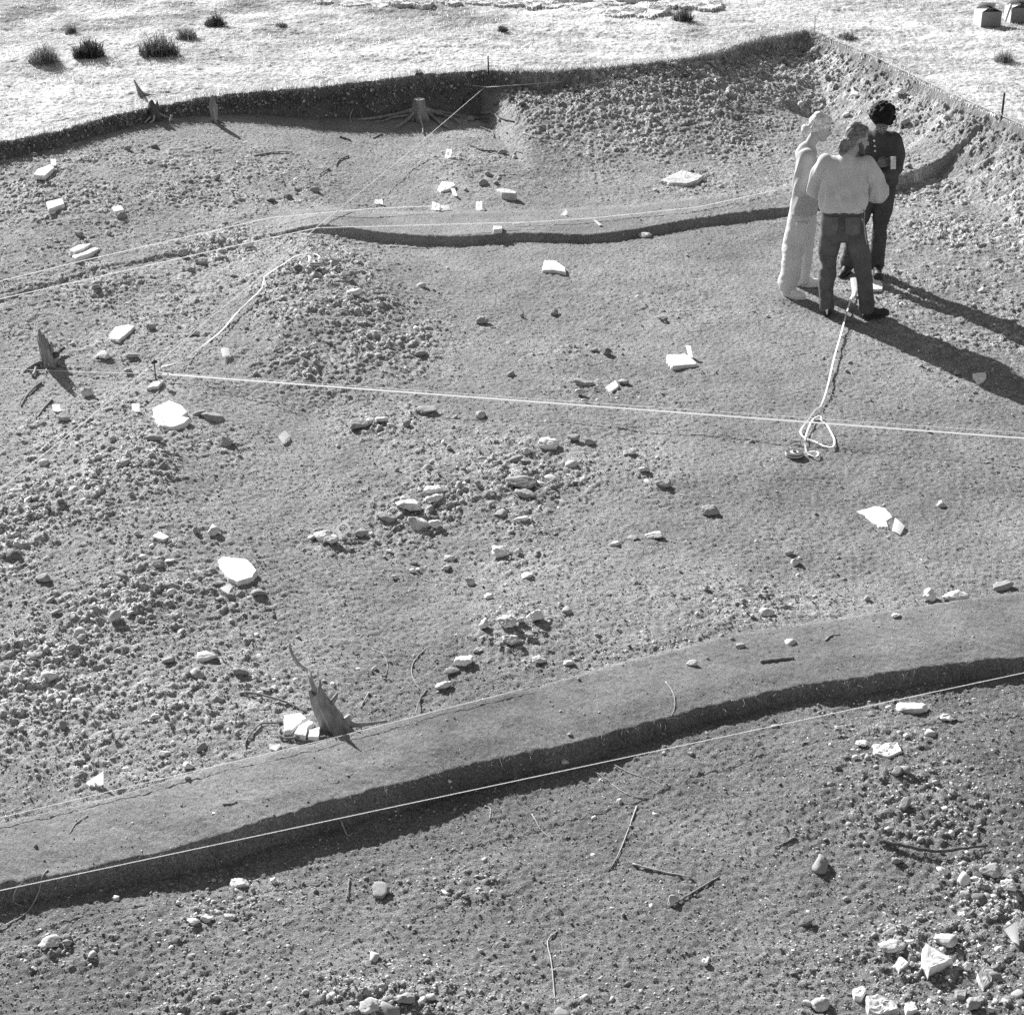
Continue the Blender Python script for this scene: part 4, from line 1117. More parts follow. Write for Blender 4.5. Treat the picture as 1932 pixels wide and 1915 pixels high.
reel(597, 507, 'grey measuring reel with a tangle of tape on top of the rubble mound', [(a, b, .03) for a, b in pc + pd], .014, .035)

# ------------------------------------------------------------------ fallen sticks and exposed roots
GS = 'loose sticks and exposed roots'
def stick(path, r, label, mat='root', lift=None, taper=.45, name='fallen_stick', wob=.15):
    rng = random.Random(len(label) * 31 + int(path[0][0]))
    P = smooth_path([pt(a, b, (lift if lift is not None else r * .7)) for a, b in path], 6)
    for q in P[1:-1]:
        q += Vector((rng.gauss(0, 1), rng.gauss(0, 1), rng.gauss(0, 1))) * r * wob
        q.z = max(q.z, ground_at(q.x, q.y) + r * .5)
    n = len(P)
    o = tube(name, P, [r * (1 - taper * i / n) * rng.uniform(.9, 1.1) for i in range(n)], M[mat], None, 7)
    return tag(o, label, 'stick' if 'stick' in label or 'branch' in label or 'twig' in label else 'root', GS)
zs = zm(0, 0, 1.932)
stick(zt2((1385, 193), (1480, 210), (1600, 230), (1700, 220), (1790, 208)), .011, 'thickest bowed stick lying in the near trench, right side', 'dark_bark', lift=.02)
stick(zt2((470, 50), (420, 190), (375, 280)), .004, 'thin straight root running down the middle of the near trench', 'pale_root')
stick(zt2((455, 268), (560, 295), (680, 320)), .006, 'straight split twig left of the forked stick in the near trench', 'pale_root')
stick(zt2((780, 318), (690, 370), (625, 412), (585, 435)), .006, 'forked stick with its lower end against a round stone', 'root')
stick(zt2((1072, 168), (990, 205)), .005, 'short dark twig up right of the straight split twig', 'root')
stick(zt2((170, 520), (135, 560), (150, 650), (165, 830)), .004, 'long pale root hanging towards the bottom edge of the near trench', 'pale_root')
stick(zt2((955, 395), (995, 430)), .004, 'tiny pale twig right of the forked stick', 'pale_root')
stick(zt2((75, 80), (110, 140), (150, 175)), .003, 'thin pale root under the middle of the near baulk', 'pale_root')
stick(zn((1540, 1530), (1620, 1590), (1700, 1640), (1780, 1665), (1840, 1668)), .003, 'curving rootlet just below the baulk shadow, right of centre', 'pale_root')
stick(zn((1640, 1490), (1740, 1540), (1830, 1565), (1910, 1605)), .003, 'second curving rootlet above the first, below the baulk shadow', 'pale_root')
stick(zt1((1283, 104), (1310, 158), (1332, 150)), .005, 'L-shaped twig in the shade below the near baulk', 'pale_root')
stick(zt1((180, 288), (150, 370), (110, 440), (60, 480), (-10, 515)), .004, 'long pale root trailing over the string at lower left', 'pale_root')
stick(zt1((105, 343), (62, 366), (52, 408), (85, 428)), .004, 'looped pale root hanging below the string at lower left', 'pale_root')
stick(zt1((1318, 325), (1310, 395)), .005, 'short dark twig standing in the near trench left of its middle', 'root')
stick(zt1((1830, 50), (1850, 60), (1848, 100)), .004, 'hooked pale rootlet below the near baulk, middle of the frame', 'pale_root')
stick(zn((425, 272), (500, 210), (660, 175)), .006, 'arched dark root right of the written card', 'root')
stick(zn((128, 376), (180, 345), (280, 338)), .005, 'kinked root just below the written card', 'root')
stick(zn((190, 310), (270, 300), (370, 295)), .004, 'straight thin root between the written card and the kinked root', 'pale_root')
stick(zn((640, 1090), (600, 1150), (575, 1228)), .005, 'thin dark twig standing out above the near baulk', 'root')
stick(zn((330, 1105), (285, 1185)), .005, 'short pale twig right of the snagged stump', 'pale_root')
stick(zn((350, 870), (410, 910), (430, 970), (415, 1020)), .003, 'S-shaped pale rootlet above the snagged stump', 'pale_root')
stick(zn((630, 870), (570, 940), (560, 1010), (600, 1090)), .0035, 'long bowed pale rootlet right of the S-shaped one', 'pale_root')
stick(zi((222, 824), (150, 890), (115, 952)), .010, 'upper of two leaning sticks below the snapped stump', 'root')
stick(zi((280, 918), (235, 970), (195, 1022)), .009, 'lower of two leaning sticks, ending at a white card', 'root')
stick(zq((1310, 408), (1390, 408), (1430, 430), (1452, 468)), .022, 'thick sawn branch right of the sawn stump', 'bark')
stick(zq((1400, 400), (1480, 447), (1562, 466)), .014, 'dark side branch touching the thick sawn branch', 'dark_bark')
stick(zq((1268, 442), (1370, 446)), .013, 'straight dark stick below the thick sawn branch', 'dark_bark')
stick(zq((1308, 508), (1360, 528), (1395, 545), (1410, 582)), .014, 'crooked stick, dark at one end and pale at the other', 'root')
stick(zq((1230, 640), (1320, 680), (1420, 685), (1490, 705)), .013, 'long dark branch right of the card on a nail', 'dark_bark')
stick(zq((1630, 555), (1700, 575), (1785, 612)), .010, 'pale thin stick far right of the sawn stump', 'pale_root')
stick(zq((1755, 495), (1805, 525), (1815, 562)), .010, 'bent pale stick above the pale thin stick', 'pale_root')
stick(zq((248, 575), (330, 606)), .012, 'short dark stick below left of the sawn stump', 'dark_bark')
stick(zq((312, 722), (245, 752), (215, 792)), .010, 'curved stick left of the slanting string', 'root')
stick(zq((168, 812), (90, 862)), .010, 'straight short stick below the curved stick', 'root')
stick(zq((565, 553), (500, 585)), .010, 'wedge-like pale stick in front of the sawn stump', 'root')
stick(zq((330, 462), (322, 420), (345, 385)), .010, 'small upright curved root left of the sawn stump', 'pale_root')
stick(zs((960, 592), (1030, 578), (1105, 578)), .009, 'long flat stick on the far floor below the dark thin stump', 'root')
stick(zj((1060, 145), (1090, 115), (1150, 125)), .008, 'little hooked stick right of the long dark branch', 'root')
stick(zj((1240, 520), (1320, 560), (1390, 595)), .005, 'straight pale rootlet right of the overhanging stone', 'pale_root')
stick(zf((510, 535), (600, 525), (690, 515)), .009, 'half-buried twig in the top of the near baulk', 'root')
stick(zf((860, 420), (890, 395), (940, 388)), .005, 'curved pale rootlet on the near baulk top, right', 'pale_root')
stick(zf((0, 640), (40, 700), (50, 770), (30, 830)), .003, 'long curving hair root over the near baulk edge, right of centre', 'pale_root')
stick(zf((1700, 820), (1790, 895)), .004, 'thin straight twig at the right of the near trench below the string', 'root')
stick(zb((1190, 1700), (1240, 1695), (1262, 1680)), .004, 'small pale twig on the near baulk top at left', 'pale_root')
stick(zb((470, 1760), (410, 1800), (370, 1860)), .003, 'faint rootlet on the near baulk top at far left', 'pale_root')

# ------------------------------------------------------------------ stumps
def stump(name, base, prof, label, roots, mat='bark', lean=(0, 0), top=None, seed=1, jag=0.0):
    """trunk from rings (height, radius) with fluted bark; roots are parts that run out over the ground"""
    rng = np.random.default_rng(seed)
    root = tag(empty(name, base), label, 'tree stump')
    n = 28; V, F = [], []
    ang = np.arange(n) / n * 2 * math.pi
    H = prof[-1][0]
    for z, r in prof:
        fl = 1 + (.20 * (1 - z / H) + .05) * np.sin(ang * 5 + seed) + .05 * np.sin(ang * 11 + seed * 2 + z * 8) + .04 * rng.normal(size=n)
        zz_ = z + (jag * (.9 * np.abs(np.sin(ang * 1.5 + seed)) ** 1.5 + .25 * np.sin(ang * 5 + seed) + rng.uniform(0, .25, n)) if z == H else 0)
        x = np.cos(ang) * r * fl + lean[0] * z; y = np.sin(ang) * r * fl + lean[1] * z
        V += list(zip(x, y, np.broadcast_to(zz_, (n,))))
    m = len(prof)
    for i in range(m - 1):
        for k in range(n):
            F.append((i * n + k, i * n + (k + 1) % n, (i + 1) * n + (k + 1) % n, (i + 1) * n + k))
    if jag:
        V.append((lean[0] * H * .8, lean[1] * H * .8, H * .75))
        for k in range(n): F.append(((m - 1) * n + k, (m - 1) * n + (k + 1) % n, len(V) - 1))
    else:
        F.append(tuple(range((m - 1) * n, m * n)))
    link('trunk', pymesh('trunk', V, F, False), M[mat], root)
    if top:
        r = prof[-1][1] * .97
        V = [(math.cos(t) * r * (1 + .06 * math.sin(3 * t)) + lean[0] * H, math.sin(t) * r + lean[1] * H, H + z) for z in (.001, .006) for t in ang]
        F = [tuple(range(n, 2 * n))] + [(k, (k + 1) % n, n + (k + 1) % n, n + k) for k in range(n)]
        link('cut_face', pymesh('cut_face', V, F), M['cut_wood'], root)
    for path, r0, r1, mt in roots:
        P = smooth_path([Vector(p) for p in path], 6)
        k = len(P)
        tube('root', P, [(r0 + (r1 - r0) * (i / (k - 1)) ** .7) * (1 + .10 * math.sin(i * 1.7 + seed)) for i in range(k)], M[mt], root, 8)
    return root

def gp(b, px, py, lift=0.0): return pt(px, py, lift) - b
# sawn stump
b = pt(792, 226)
def gr(*q, start, r=.028): return [Vector(start)] + [gp(b, a_, b_, r) for a_, b_ in q]
stump('tree_stump', b, [(-.06, .12), (.0, .115), (.05, .10), (.11, .083), (.18, .072), (.25, .070)],
      'sawn tree stump with a bright cut top and spreading roots', [
          (gr(*zq((700, 415), (560, 440), (470, 452), (385, 458)), start=(-.07, .0, .12)), .035, .010, 'bark'),
          (gr(*zq((760, 455), (700, 500), (640, 532)), start=(-.06, -.03, .10)), .028, .010, 'bark'),
          (gr(*zq((800, 450), (800, 470)), start=(-.02, -.05, .06)), .018, .008, 'bark'),
          (gr(*zq((858, 470), (870, 510), (874, 562)), start=(.0, -.07, .07)), .024, .008, 'pale_root'),
          (gr(*zq((940, 430), (1000, 480), (1060, 522)), start=(.05, -.03, .14)), .034, .014, 'bark'),
          (gr(*zq((1000, 415), (1100, 450), (1160, 490)), start=(.07, .0, .13)), .034, .012, 'bark'),
          (gr(*zq((1010, 400), (1120, 425), (1170, 440)), start=(.06, .04, .10)), .026, .010, 'bark'),
          (gr(*zq((660, 440), (580, 465), (500, 478)), start=(-.07, .03, .05)), .022, .006, 'bark')], top=True, seed=4)
# near snagged stump
b = pt(636, 1374)
def g2(px, py, z):
    x, y = unproj(px, py, b.z + z); return Vector((x, y, b.z + z)) - b
snag = stump('tree_stump', b, [(-.05, .085), (.0, .078), (.05, .068), (.11, .060), (.17, .050), (.21, .040)], 'grey splintered stump with one antler-like branch, at the near baulk\'s upper edge', [
    ([Vector((.05, 0, .07)), g2(662, 1366, .03), g2(690, 1366, .02), gp(b, 730, 1362, .006)], .030, .006, 'bark'),
    ([gp(b, 452, 1311, .01), gp(b, 474, 1312, .014), gp(b, 496, 1316, .014), gp(b, 538, 1328, .012), gp(b, 580, 1346, .008)], .009, .005, 'root'),
    ([gp(b, 620, 1392, .01), gp(b, 604, 1395, .01), gp(b, 573, 1393, .01), gp(b, 541, 1396, .01), gp(b, 527, 1389, .01), gp(b, 529, 1375, .004)], .009, .006, 'root'),
    ([gp(b, 536, 1363, .008), gp(b, 520, 1367, .01), gp(b, 490, 1370, .01), gp(b, 464, 1402, .008), gp(b, 466, 1424, .0)], .007, .004, 'root')],
    mat='bark', lean=(-.50, .10), seed=9, jag=.025)
tube('branch', smooth_path([Vector((-.10, .03, .18)), g2(588, 1286, .26), g2(582, 1266, .29), g2(566, 1254, .31), g2(556, 1242, .33), g2(549, 1228, .36), g2(546, 1214, .39)], 6),
     [.014 - .006 * i / 36 for i in range(37)], M['pale_root'], snag, 7)
tube('splinter', [(-.07, -.02, .16), (-.085, .0, .25), (-.08, .01, .31)], [.022, .014, .004], M['bark'], snag, 6)
tube('splinter', [(-.03, .02, .14), (.0, .02, .19), (.01, .03, .21)], [.02, .012, .004], M['bark'], snag, 6)
# snapped stump at left
b = pt(96, 690)
sp = stump('tree_stump', b, [(-.05, .075), (.0, .066), (.04, .052), (.08, .044)], 'dark snapped stump with tall splinters on the left slope', [
    ([Vector((-.04, 0, .03)), gp(b, *zm(40, 640, 12.075)((420, 900))[0], .015), gp(b, *zm(40, 640, 12.075)((200, 1000))[0], .01), gp(b, *zm(40, 640, 12.075)((80, 1080))[0], .0)], .024, .008, 'root'),
    ([Vector((.03, -.03, .05)), gp(b, *zm(40, 640, 12.075)((850, 900))[0], .02), gp(b, *zm(40, 640, 12.075)((1050, 960))[0], .01)], .03, .01, 'bark'),
    ([Vector((.05, 0, .09)), gp(b, *zm(40, 640, 12.075)((900, 680))[0], .03), gp(b, *zm(40, 640, 12.075)((1050, 590))[0], .04)], .03, .012, 'dark_bark'),
    ([Vector((.0, -.05, .03)), gp(b, *zm(40, 640, 12.075)((650, 920))[0], .01), gp(b, *zm(40, 640, 12.075)((605, 1060))[0], .005)], .012, .006, 'pale_root'),
    ([gp(b, *zm(40, 640, 12.075)((365, 1000))[0], .02), gp(b, *zm(40, 640, 12.075)((350, 1090))[0], .02), gp(b, *zm(40, 640, 12.075)((300, 1160))[0], .01)], .006, .014, 'pale_root')],
    mat='bark', lean=(-.20, .05), seed=12, jag=.015)
for k, (a_, b_, h_) in enumerate(((-.062, .0, .27), (-.036, .025, .25), (-.045, -.02, .32), (-.012, .01, .23), (.016, .01, .20), (-.07, .02, .22), (-.02, -.025, .28), (.0, -.03, .17))):
    tube('splinter', [(a_ * .7, b_, .03), (a_ * .95, b_ * 1.1, h_ * .5), (a_ * 1.15, b_ * 1.2 + .004, h_ * .85), (a_ * 1.2, b_ * 1.2 + .006, h_)], [.026, .022, .017, .009], M['bark'], sp, 6, .7)
# dark thin stump and root crown under the section, snag on the meadow
b = pt(406, 232)
stump('tree_stump', b, [(-.05, .05), (.0, .05), (.06, .034), (.12, .04), (.18, .045), (.24, .035), (.29, .015)], 'thin dark upright stump against the trench section', [
    ([Vector((.02, 0, .03)), Vector((.07, -.03, .01)), Vector((.12, -.06, -.01))], .02, .008, 'dark_bark'),
    ([Vector((-.01, -.02, .03)), Vector((-.02, -.06, .0))], .016, .008, 'dark_bark')], mat='bark', lean=(-.05, 0), seed=15, jag=.03)
b = pt(292, 226)
stump('tree_stump', b, [(-.05, .10), (.0, .095), (.05, .075), (.11, .06), (.16, .05)], 'low rooty stump at the foot of the trench section, left of the thin stump', [
    ([Vector((.04, 0, .06)), Vector((.14, -.03, .03)), Vector((.24, -.05, -.01))], .02, .008, 'bark'),
    ([Vector((-.02, -.03, .05)), Vector((-.05, -.12, .02)), Vector((-.08, -.2, .0))], .02, .008, 'pale_root'),
    ([Vector((.01, -.04, .05)), Vector((.01, -.14, .01)), Vector((-.02, -.2, .0))], .016, .008, 'pale_root'),
    ([Vector((.22, -.09, .06)), Vector((.21, -.12, .02)), Vector((.2, -.15, .0))], .014, .010, 'pale_root')], mat='dark_bark', seed=17, jag=.05)
b = pt(268, 182)
stump('tree_snag', b, [(-.05, .055), (.0, .045), (.04, .032), (.09, .022), (.14, .014), (.19, .006)], 'pale pointed snag standing alone in the bleached grass', [
    ([Vector((.02, 0, .02)), Vector((.08, .0, .012)), Vector((.16, .02, .004))], .022, .010, 'root')], mat='root', lean=(-.42, 0), seed=19, jag=.005)

# ------------------------------------------------------------------ cardboard boxes and a plank at the far right
def box(loc, sx, sy, sz, rz, label, open_top=True, pale_left=True):
    root = tag(empty('cardboard_box', loc, rz), label, 'box', 'cardboard boxes in the grass')
    t = .006
    def panel(name, a, b, mat):
        V = [(x, y, z) for x in (a[0], b[0]) for y in (a[1], b[1]) for z in (a[2], b[2])]
        F = [(0, 1, 3, 2), (4, 6, 7, 5), (0, 4, 5, 1), (2, 3, 7, 6), (0, 2, 6, 4), (1, 5, 7, 3)]
        return link(name, pymesh(name, V, F), M[mat], root)
    panel('front_panel', (0, -t, 0), (sx, 0, sz), 'board')
    panel('side_panel', (-t, -t, 0), (0, sy + t, sz), 'board_pale')
    panel('side_panel', (sx, -t, 0), (sx + t, sy + t, sz), 'board')
    panel('back_panel', (0, sy, 0), (sx, sy + t, sz), 'board_pale')
    panel('bottom_panel', (0, 0, .002), (sx, sy, .008), 'board')
    def flap(a, b, c, d):
        V = [Vector(p) for p in (a, b, c, d)]
        n = (V[1] - V[0]).cross(V[3] - V[0]).normalized() * .004
        V = V + [p + n for p in V]
        link('flap', pymesh('flap', V, [(3, 2, 1, 0), (4, 5, 6, 7), (0, 1, 5, 4), (1, 2, 6, 5), (2, 3, 7, 6), (3, 0, 4, 7)]), M['board_pale'], root)
    flap((0, sy, sz + .002), (sx, sy, sz + .002), (sx * .9, sy * .55, sz + .10), (sx * .1, sy * .6, sz + .11))
    flap((-.002, 0, sz + .002), (-.002, sy, sz + .002), (sx * .42, sy * .9, sz + .05), (sx * .40, .06, sz + .05))
    flap((sx, 0, sz + .003), (sx, sy, sz + .003), (sx * .60, sy * .9, sz + .06), (sx * .62, .06, sz + .05))
    return root
p = pt(*zm(1880, 0, 16.1)((570, 870))[0])
box(p, .29, .28, .21, R(8), 'cardboard box standing in the grass, dark front, pale left side')
p2 = pt(*zm(1880, 0, 16.1)((1500, 735))[0])
box(p2, .36, .28, .21, R(4), 'second cardboard box, cut by the frame edge')
q = pt(*zm(1880, 0, 16.1)((1325, 765))[0])
o = tube('wooden_plank', [(0, 0, -.02), (.05, .06, .16), (.085, .10, .26)], [.010, .022, .026], M['wood'], None, 4, .35)
o.location = q; tag(o, 'pale pointed plank leaning between the two cardboard boxes', 'plank')

# ------------------------------------------------------------------ people
def n3(v, f, seed):
    """cheap 3-D noise from two planes of 2-D noise"""
    a = noise(v[:, 0] * f[0] + 13.1 * seed, v[:, 2] * f[2] + v[:, 1] * f[1] * .7, seed)
    b = noise(v[:, 1] * f[1] - 7.3 * seed, v[:, 2] * f[2] - v[:, 0] * f[0] * .6, seed + 1)
    return (a + b) * .7

_U = None
def ball(c, r):
    """points of a sphere or ellipsoid (r number or triple)"""
    global _U
    if _U is None: _U = ICO3[0] / np.linalg.norm(ICO3[0], axis=1, keepdims=True)
    return _U * np.array(r if hasattr(r, '__len__') else (r, r, r)) + np.array(c)

def prim(*balls):
    return np.concatenate([ball(c, r) for c, r in balls])

def limb(pts, radii):
    """chain of tapered capsules through joints"""
    return [prim((pts[i], radii[i]), (pts[i + 1], radii[i + 1])) for i in range(len(pts) - 1)]

def turned(c, r, axes):
    """ellipsoid with its own axes"""
    A = np.array([np.array(a) / np.linalg.norm(a) for a in axes])
    return ball((0, 0, 0), r) @ A + np.array(c)

def melt(name, prims, mat, parent, voxel=.009, smooth=3, folds=None, cut=None, factor=.5):
    """one continuous closed surface from overlapping volumes"""
    bm = bmesh.new()
    for P in prims:
        b2 = bmesh.new()
        vs = [b2.verts.new(tuple(p)) for p in P]
        g = bmesh.ops.convex_hull(b2, input=vs)
        dead = {e for e in g['geom_interior'] if isinstance(e, bmesh.types.BMVert)} | {e for e in g['geom_unused'] if isinstance(e, bmesh.types.BMVert)}
        for v in dead:
            if v.is_valid: b2.verts.remove(v)
        bmesh.ops.recalc_face_normals(b2, faces=b2.faces)
        me = bpy.data.meshes.new('x'); b2.to_mesh(me); b2.free()
        bm.from_mesh(me); bpy.data.meshes.remove(me)
    me = bpy.data.meshes.new(name); bm.to_mesh(me); bm.free()
    o = bpy.data.objects.new(name, me); COL.objects.link(o)
    md = o.modifiers.new('r', 'REMESH'); md.mode = 'VOXEL'; md.voxel_size = voxel
    sm = o.modifiers.new('s', 'SMOOTH'); sm.factor = factor; sm.iterations = smooth
    dg = bpy.context.evaluated_depsgraph_get(); dg.update()
    m2 = bpy.data.meshes.new_from_object(o.evaluated_get(dg))
    bpy.data.objects.remove(o); bpy.data.meshes.remove(me)
    m2.name = name; m2.materials.clear()
    if folds:
        k = len(m2.vertices); co = np.empty(k * 3, np.float32); no = np.empty(k * 3, np.float32)
        m2.vertices.foreach_get('co', co); m2.vertices.foreach_get('normal', no)
        co = co.reshape(-1, 3).astype(float); no = no.reshape(-1, 3)
        co = co + no * folds(co)[:, None]
        m2.vertices.foreach_set('co', co.astype(np.float32).ravel())
    if cut:
        b = bmesh.new(); b.from_mesh(m2)
        for pc, pn, test in cut:                          # clean hems: cut off what lies beyond the hem plane
            fs = [f for f in b.faces if test is None or test(f.calc_center_median())]
            geom = list({e for f in fs for e in f.edges} | {v for f in fs for v in f.verts}) + fs
            bmesh.ops.bisect_plane(b, geom=geom, plane_co=pc, plane_no=pn, clear_outer=True)
        b.to_mesh(m2); b.free()
    for p in m2.polygons: p.use_smooth = True
    m2.update()
    return link(name, m2, mat, parent)

def V3(*a): return np.array(a, float)

def hand_prims(w, d, side, curl=.6, palm_n=(0, 0, -1), scale=1.0):
    """palm, four fingers of different lengths and a thumb. w wrist, d direction, side: direction from little finger to thumb"""
    w = np.array(w, float); d = np.array(d, float); d /= np.linalg.norm(d)
    s = np.array(side, float); s -= d * (s @ d); s /= np.linalg.norm(s)
    n = np.cross(d, s)
    if n @ np.array(palm_n) < 0: n = -n
    out = [prim((w, .024), (w + d * .045 + s * .018, .019), (w + d * .045 - s * .018, .018)),
           prim((w + d * .045 + s * .018, .017), (w + d * .045 - s * .018, .016), (w + d * .085 + s * .030, .012), (w + d * .08 - s * .030, .012))]
    for k, (o, L) in enumerate(((.031, .070), (.011, .078), (-.010, .073), (-.030, .058))):
        p = w + d * (.085 - .004 * k) + s * o
        c = curl
        q1 = p + (d * math.cos(c * .5) + n * math.sin(c * .5)) * L * .45
        q2 = q1 + (d * math.cos(c * 1.4) + n * math.sin(c * 1.4)) * L * .32
        q3 = q2 + (d * math.cos(c * 2.1) + n * math.sin(c * 2.1)) * L * .25
        out += limb([p, q1, q2, q3], [.0098, .0088, .008, .0068])
    t0 = w + d * .022 + s * .022
    t1 = t0 + (s * .8 + d * .6 + n * .25) * .036
    t2 = t1 + (d * .9 + s * .15 + n * .45) * .034
    out += limb([t0, t1, t2], [.014, .0115, .009])
    return out

def head_prims(c, fwd, up):
    """head with brow, eye sockets' surrounds, nose, lips, chin and ears; c = centre of the skull"""
    c = np.array(c, float); f = np.array(fwd, float); f /= np.linalg.norm(f)
    u = np.array(up, float); u -= f * (u @ f); u /= np.linalg.norm(u); s = np.cross(f, u)
    P = lambda a, b, e: c + f * a + s * b + u * e
    ax = (f, s, u)
    out = [turned(P(-.012, 0, .022), (.098, .076, .092), ax), turned(P(.022, 0, -.02), (.070, .064, .085), ax),
           prim((P(.03, 0, -.075), .046), (P(.062, 0, -.098), .022)), prim((P(-.01, .045, -.06), .022), (P(.05, .02, -.095), .020)),
           prim((P(-.01, -.045, -.06), .022), (P(.05, -.02, -.095), .020)),
           prim((P(.078, .028, .018), .012), (P(.078, -.028, .018), .012)),
           prim((P(.088, 0, .005), .009), (P(.112, 0, -.034), .011)), prim((P(.100, .013, -.038), .008), (P(.100, -.013, -.038), .008)),
           prim((P(.085, .02, -.062), .008), (P(.090, 0, -.060), .010), (P(.085, -.02, -.062), .008)),
           prim((P(.082, .016, -.073), .008), (P(.086, 0, -.074), .009), (P(.082, -.016, -.073), .008)),
           prim((P(.074, 0, -.100), .016), (P(.07, 0, -.096), .018)),
           prim((P(.066, .036, -.022), .018), (P(.066, .034, -.03), .018)), prim((P(.066, -.036, -.022), .018), (P(.066, -.034, -.03), .018)),
           prim((P(-.008, .076, .012), .013), (P(-.004, .078, -.018), .011), (P(-.018, .082, .0), .010)),
           prim((P(-.008, -.076, .012), .013), (P(-.004, -.078, -.018), .011), (P(-.018, -.082, .0), .010))]
    return out, P, ax

def eyes(P, parent, mat):
    for b in (.031, -.031):
        v = ball((0, 0, 0), (.009, .009, .008)) + P(.079, b, .002)
        link('eye', npmesh('eye', v, ICO3[1], True), mat, parent)

def shoe(name, heel, toe, mat, parent, sole_mat, h=.075, w=.042):
    heel = np.array(heel, float); toe = np.array(toe, float)
    d = toe - heel; L = np.linalg.norm(d); d /= L
    P = [prim((heel + d * .03 + V3(0, 0, .035), .036), (heel + d * .04 + V3(0, 0, h), .040), (heel + d * L * .45 + V3(0, 0, .05), .040)),
         prim((heel + d * L * .40 + V3(0, 0, .040), .040), (toe - d * .05 + V3(0, 0, .030), .036), (toe - d * .025 + V3(0, 0, .026), .028)),
         prim((heel + d * L * .45 + V3(0, 0, .03), .032), (toe - d * .09 + V3(0, 0, .026), .041))]
    o = melt(name, P, mat, parent, .007, 3)
    n = 26; V, F = [], []
    s = np.array([-d[1], d[0], 0])
    for z in (.0, .022):
        for k in range(n):
            t = 2 * math.pi * k / n
            a = .5 + .5 * math.cos(t)
            wd = (.036 + .010 * math.sin(a * math.pi * .8)) * (1 - .15 * (a < .3))
            V.append(tuple(heel + d * (a * (L + .006) - .003) + s * math.sin(t) * wd * 1.04 + V3(0, 0, z)))
    F = [tuple(range(n))[::-1], tuple(range(n, 2 * n))] + [(k, (k + 1) % n, n + (k + 1) % n, n + k) for k in range(n)]
    link('sole', pymesh('sole', V, F), sole_mat, o)
    return o

PM = dict(
    skin=material('fair skin', .36, .46, 12, 3, .6, .05, 60, dist=.002),
    skin_dark=material('brown skin', .12, .18, 12, 3, .5, .05, 60, dist=.002, spec=.4),
    eye=material('dark eye', .02, .03, 5, 2, .3),
    blonde=material('blonde hair', .42, .90, 30, 4, .6, .6, 60, stretch=(1, 1, 1), dist=.006),
    brown=material('brown hair', .10, .32, 34, 4, .55, .7, 60, dist=.006),
    beard=material('brown beard', .07, .16, 40, 4, .7, .6, 90, dist=.004),
    black=material('black hair', .008, .02, 40, 4, .7, .8, 80, dist=.008),
    sweat=material('pale grey sweatshirt', .56, .66, 6, 4, .95, .15, 220, dist=.002),
    tee=material('light shirt', .40, .50, 6, 4, .95, .12, 200, dist=.002),
    jeans=material('dark jeans', .085, .16, 9, 6, .95, .3, 240, dist=.002),
    jeans_seam=material('jeans pocket', .12, .22, 9, 6, .95, .3, 240, dist=.002),
    pale_trs=material('pale trousers', .58, .72, 6, 5, .95, .15, 160, dist=.002),
    henley=material('dark knitted shirt', .07, .10, 8, 4, .95, .25, 220, dist=.002),
    dark_trs=material('dark trousers', .055, .09, 8, 5, .95, .2, 180, dist=.002),
    shoe_w=material('white trainer', .78, .88, 12, 4, .7, .1, 60, dist=.002),
    shoe_d=material('dark shoe', .03, .06, 12, 4, .55, .1, 60, dist=.002),
    trim=material('white trim', .82, .88, 12, 3, .6),
    button=material('shirt button', .7, .8, 5, 2, .4, spec=.5),
)

def person(px, py, label):
    p = pt(px, py)
    root = tag(empty('person', p, -math.atan2(p.x, p.y)), label, 'person', 'people standing in the trench')
    root.rotation_euler = (0, R(-2.2), root.rotation_euler.z)
    return root

def local_ground(root, x, y):
    m = Matrix.Rotation(root.rotation_euler.z, 4, 'Z')
    q = m @ Vector((x, y, 0))
    return ground_at(root.location.x + q.x, root.location.y + q.y) - root.location.z

def folds_shirt(a, fx=16, fz=3.0, seed=3, lo=.7):
    def f(v):
        r = 1 - np.abs(n3(v, (fx, fx, fz), seed)) * 2.2          # ridged: folds hang from the shoulders
        return a * sstep(1.46, 1.30, v[:, 2]) * (.25 + .75 * sstep(lo, lo + .16, v[:, 2])) * (np.clip(r, -.25, 1) + .5 * n3(v, (fx * 1.7, fx * 1.7, fz * 2.5), seed + 2))
    return f

def folds_legs(a, zk, seed=5):
    def f(v):
        k = np.exp(-((v[:, 2] - zk) / .14) ** 2) + 1.2 * np.exp(-((v[:, 2] - .10) / .10) ** 2) + .5 * np.exp(-((v[:, 2] - .82) / .08) ** 2) + .25
        return a * k * (n3(v, (4, 4, 7), seed) + .55 * n3(v, (9, 9, 15), seed + 2) + .25 * n3(v, (20, 20, 28), seed + 4))
    return f

# ---- bearded man with a ponytail, back to us
B = person(1580, 598, 'bearded man in a pale sweatshirt and dark jeans, back turned, brown ponytail, looking aside')
gl, gr_ = local_ground(B, -.10, 0), local_ground(B, .25, 0)
HB = V3(.095, .075, 1.60)
hp, P_, ax_ = head_prims(HB, (.90, .36, -.22), (.12, .12, 1))
hipL, hipR = V3(-.085, 0, .90), V3(.085, 0, .90)
knL, knR = V3(-.10, .04, .48), V3(.20, .05, .48)
anL, anR = V3(-.105, .0, gl + .09), V3(.255, .0, gr_ + .09)
shL, shR = V3(-.165, .05, 1.40), V3(.185, .04, 1.39)
elL, elR = V3(-.225, .10, 1.14), V3(.27, .12, 1.13)
wrL, wrR = V3(-.07, .30, 1.11), V3(.10, .32, 1.14)
body = hp + limb([HB + V3(-.03, -.015, -.08), V3(.015, .035, 1.42)], [.055, .062])
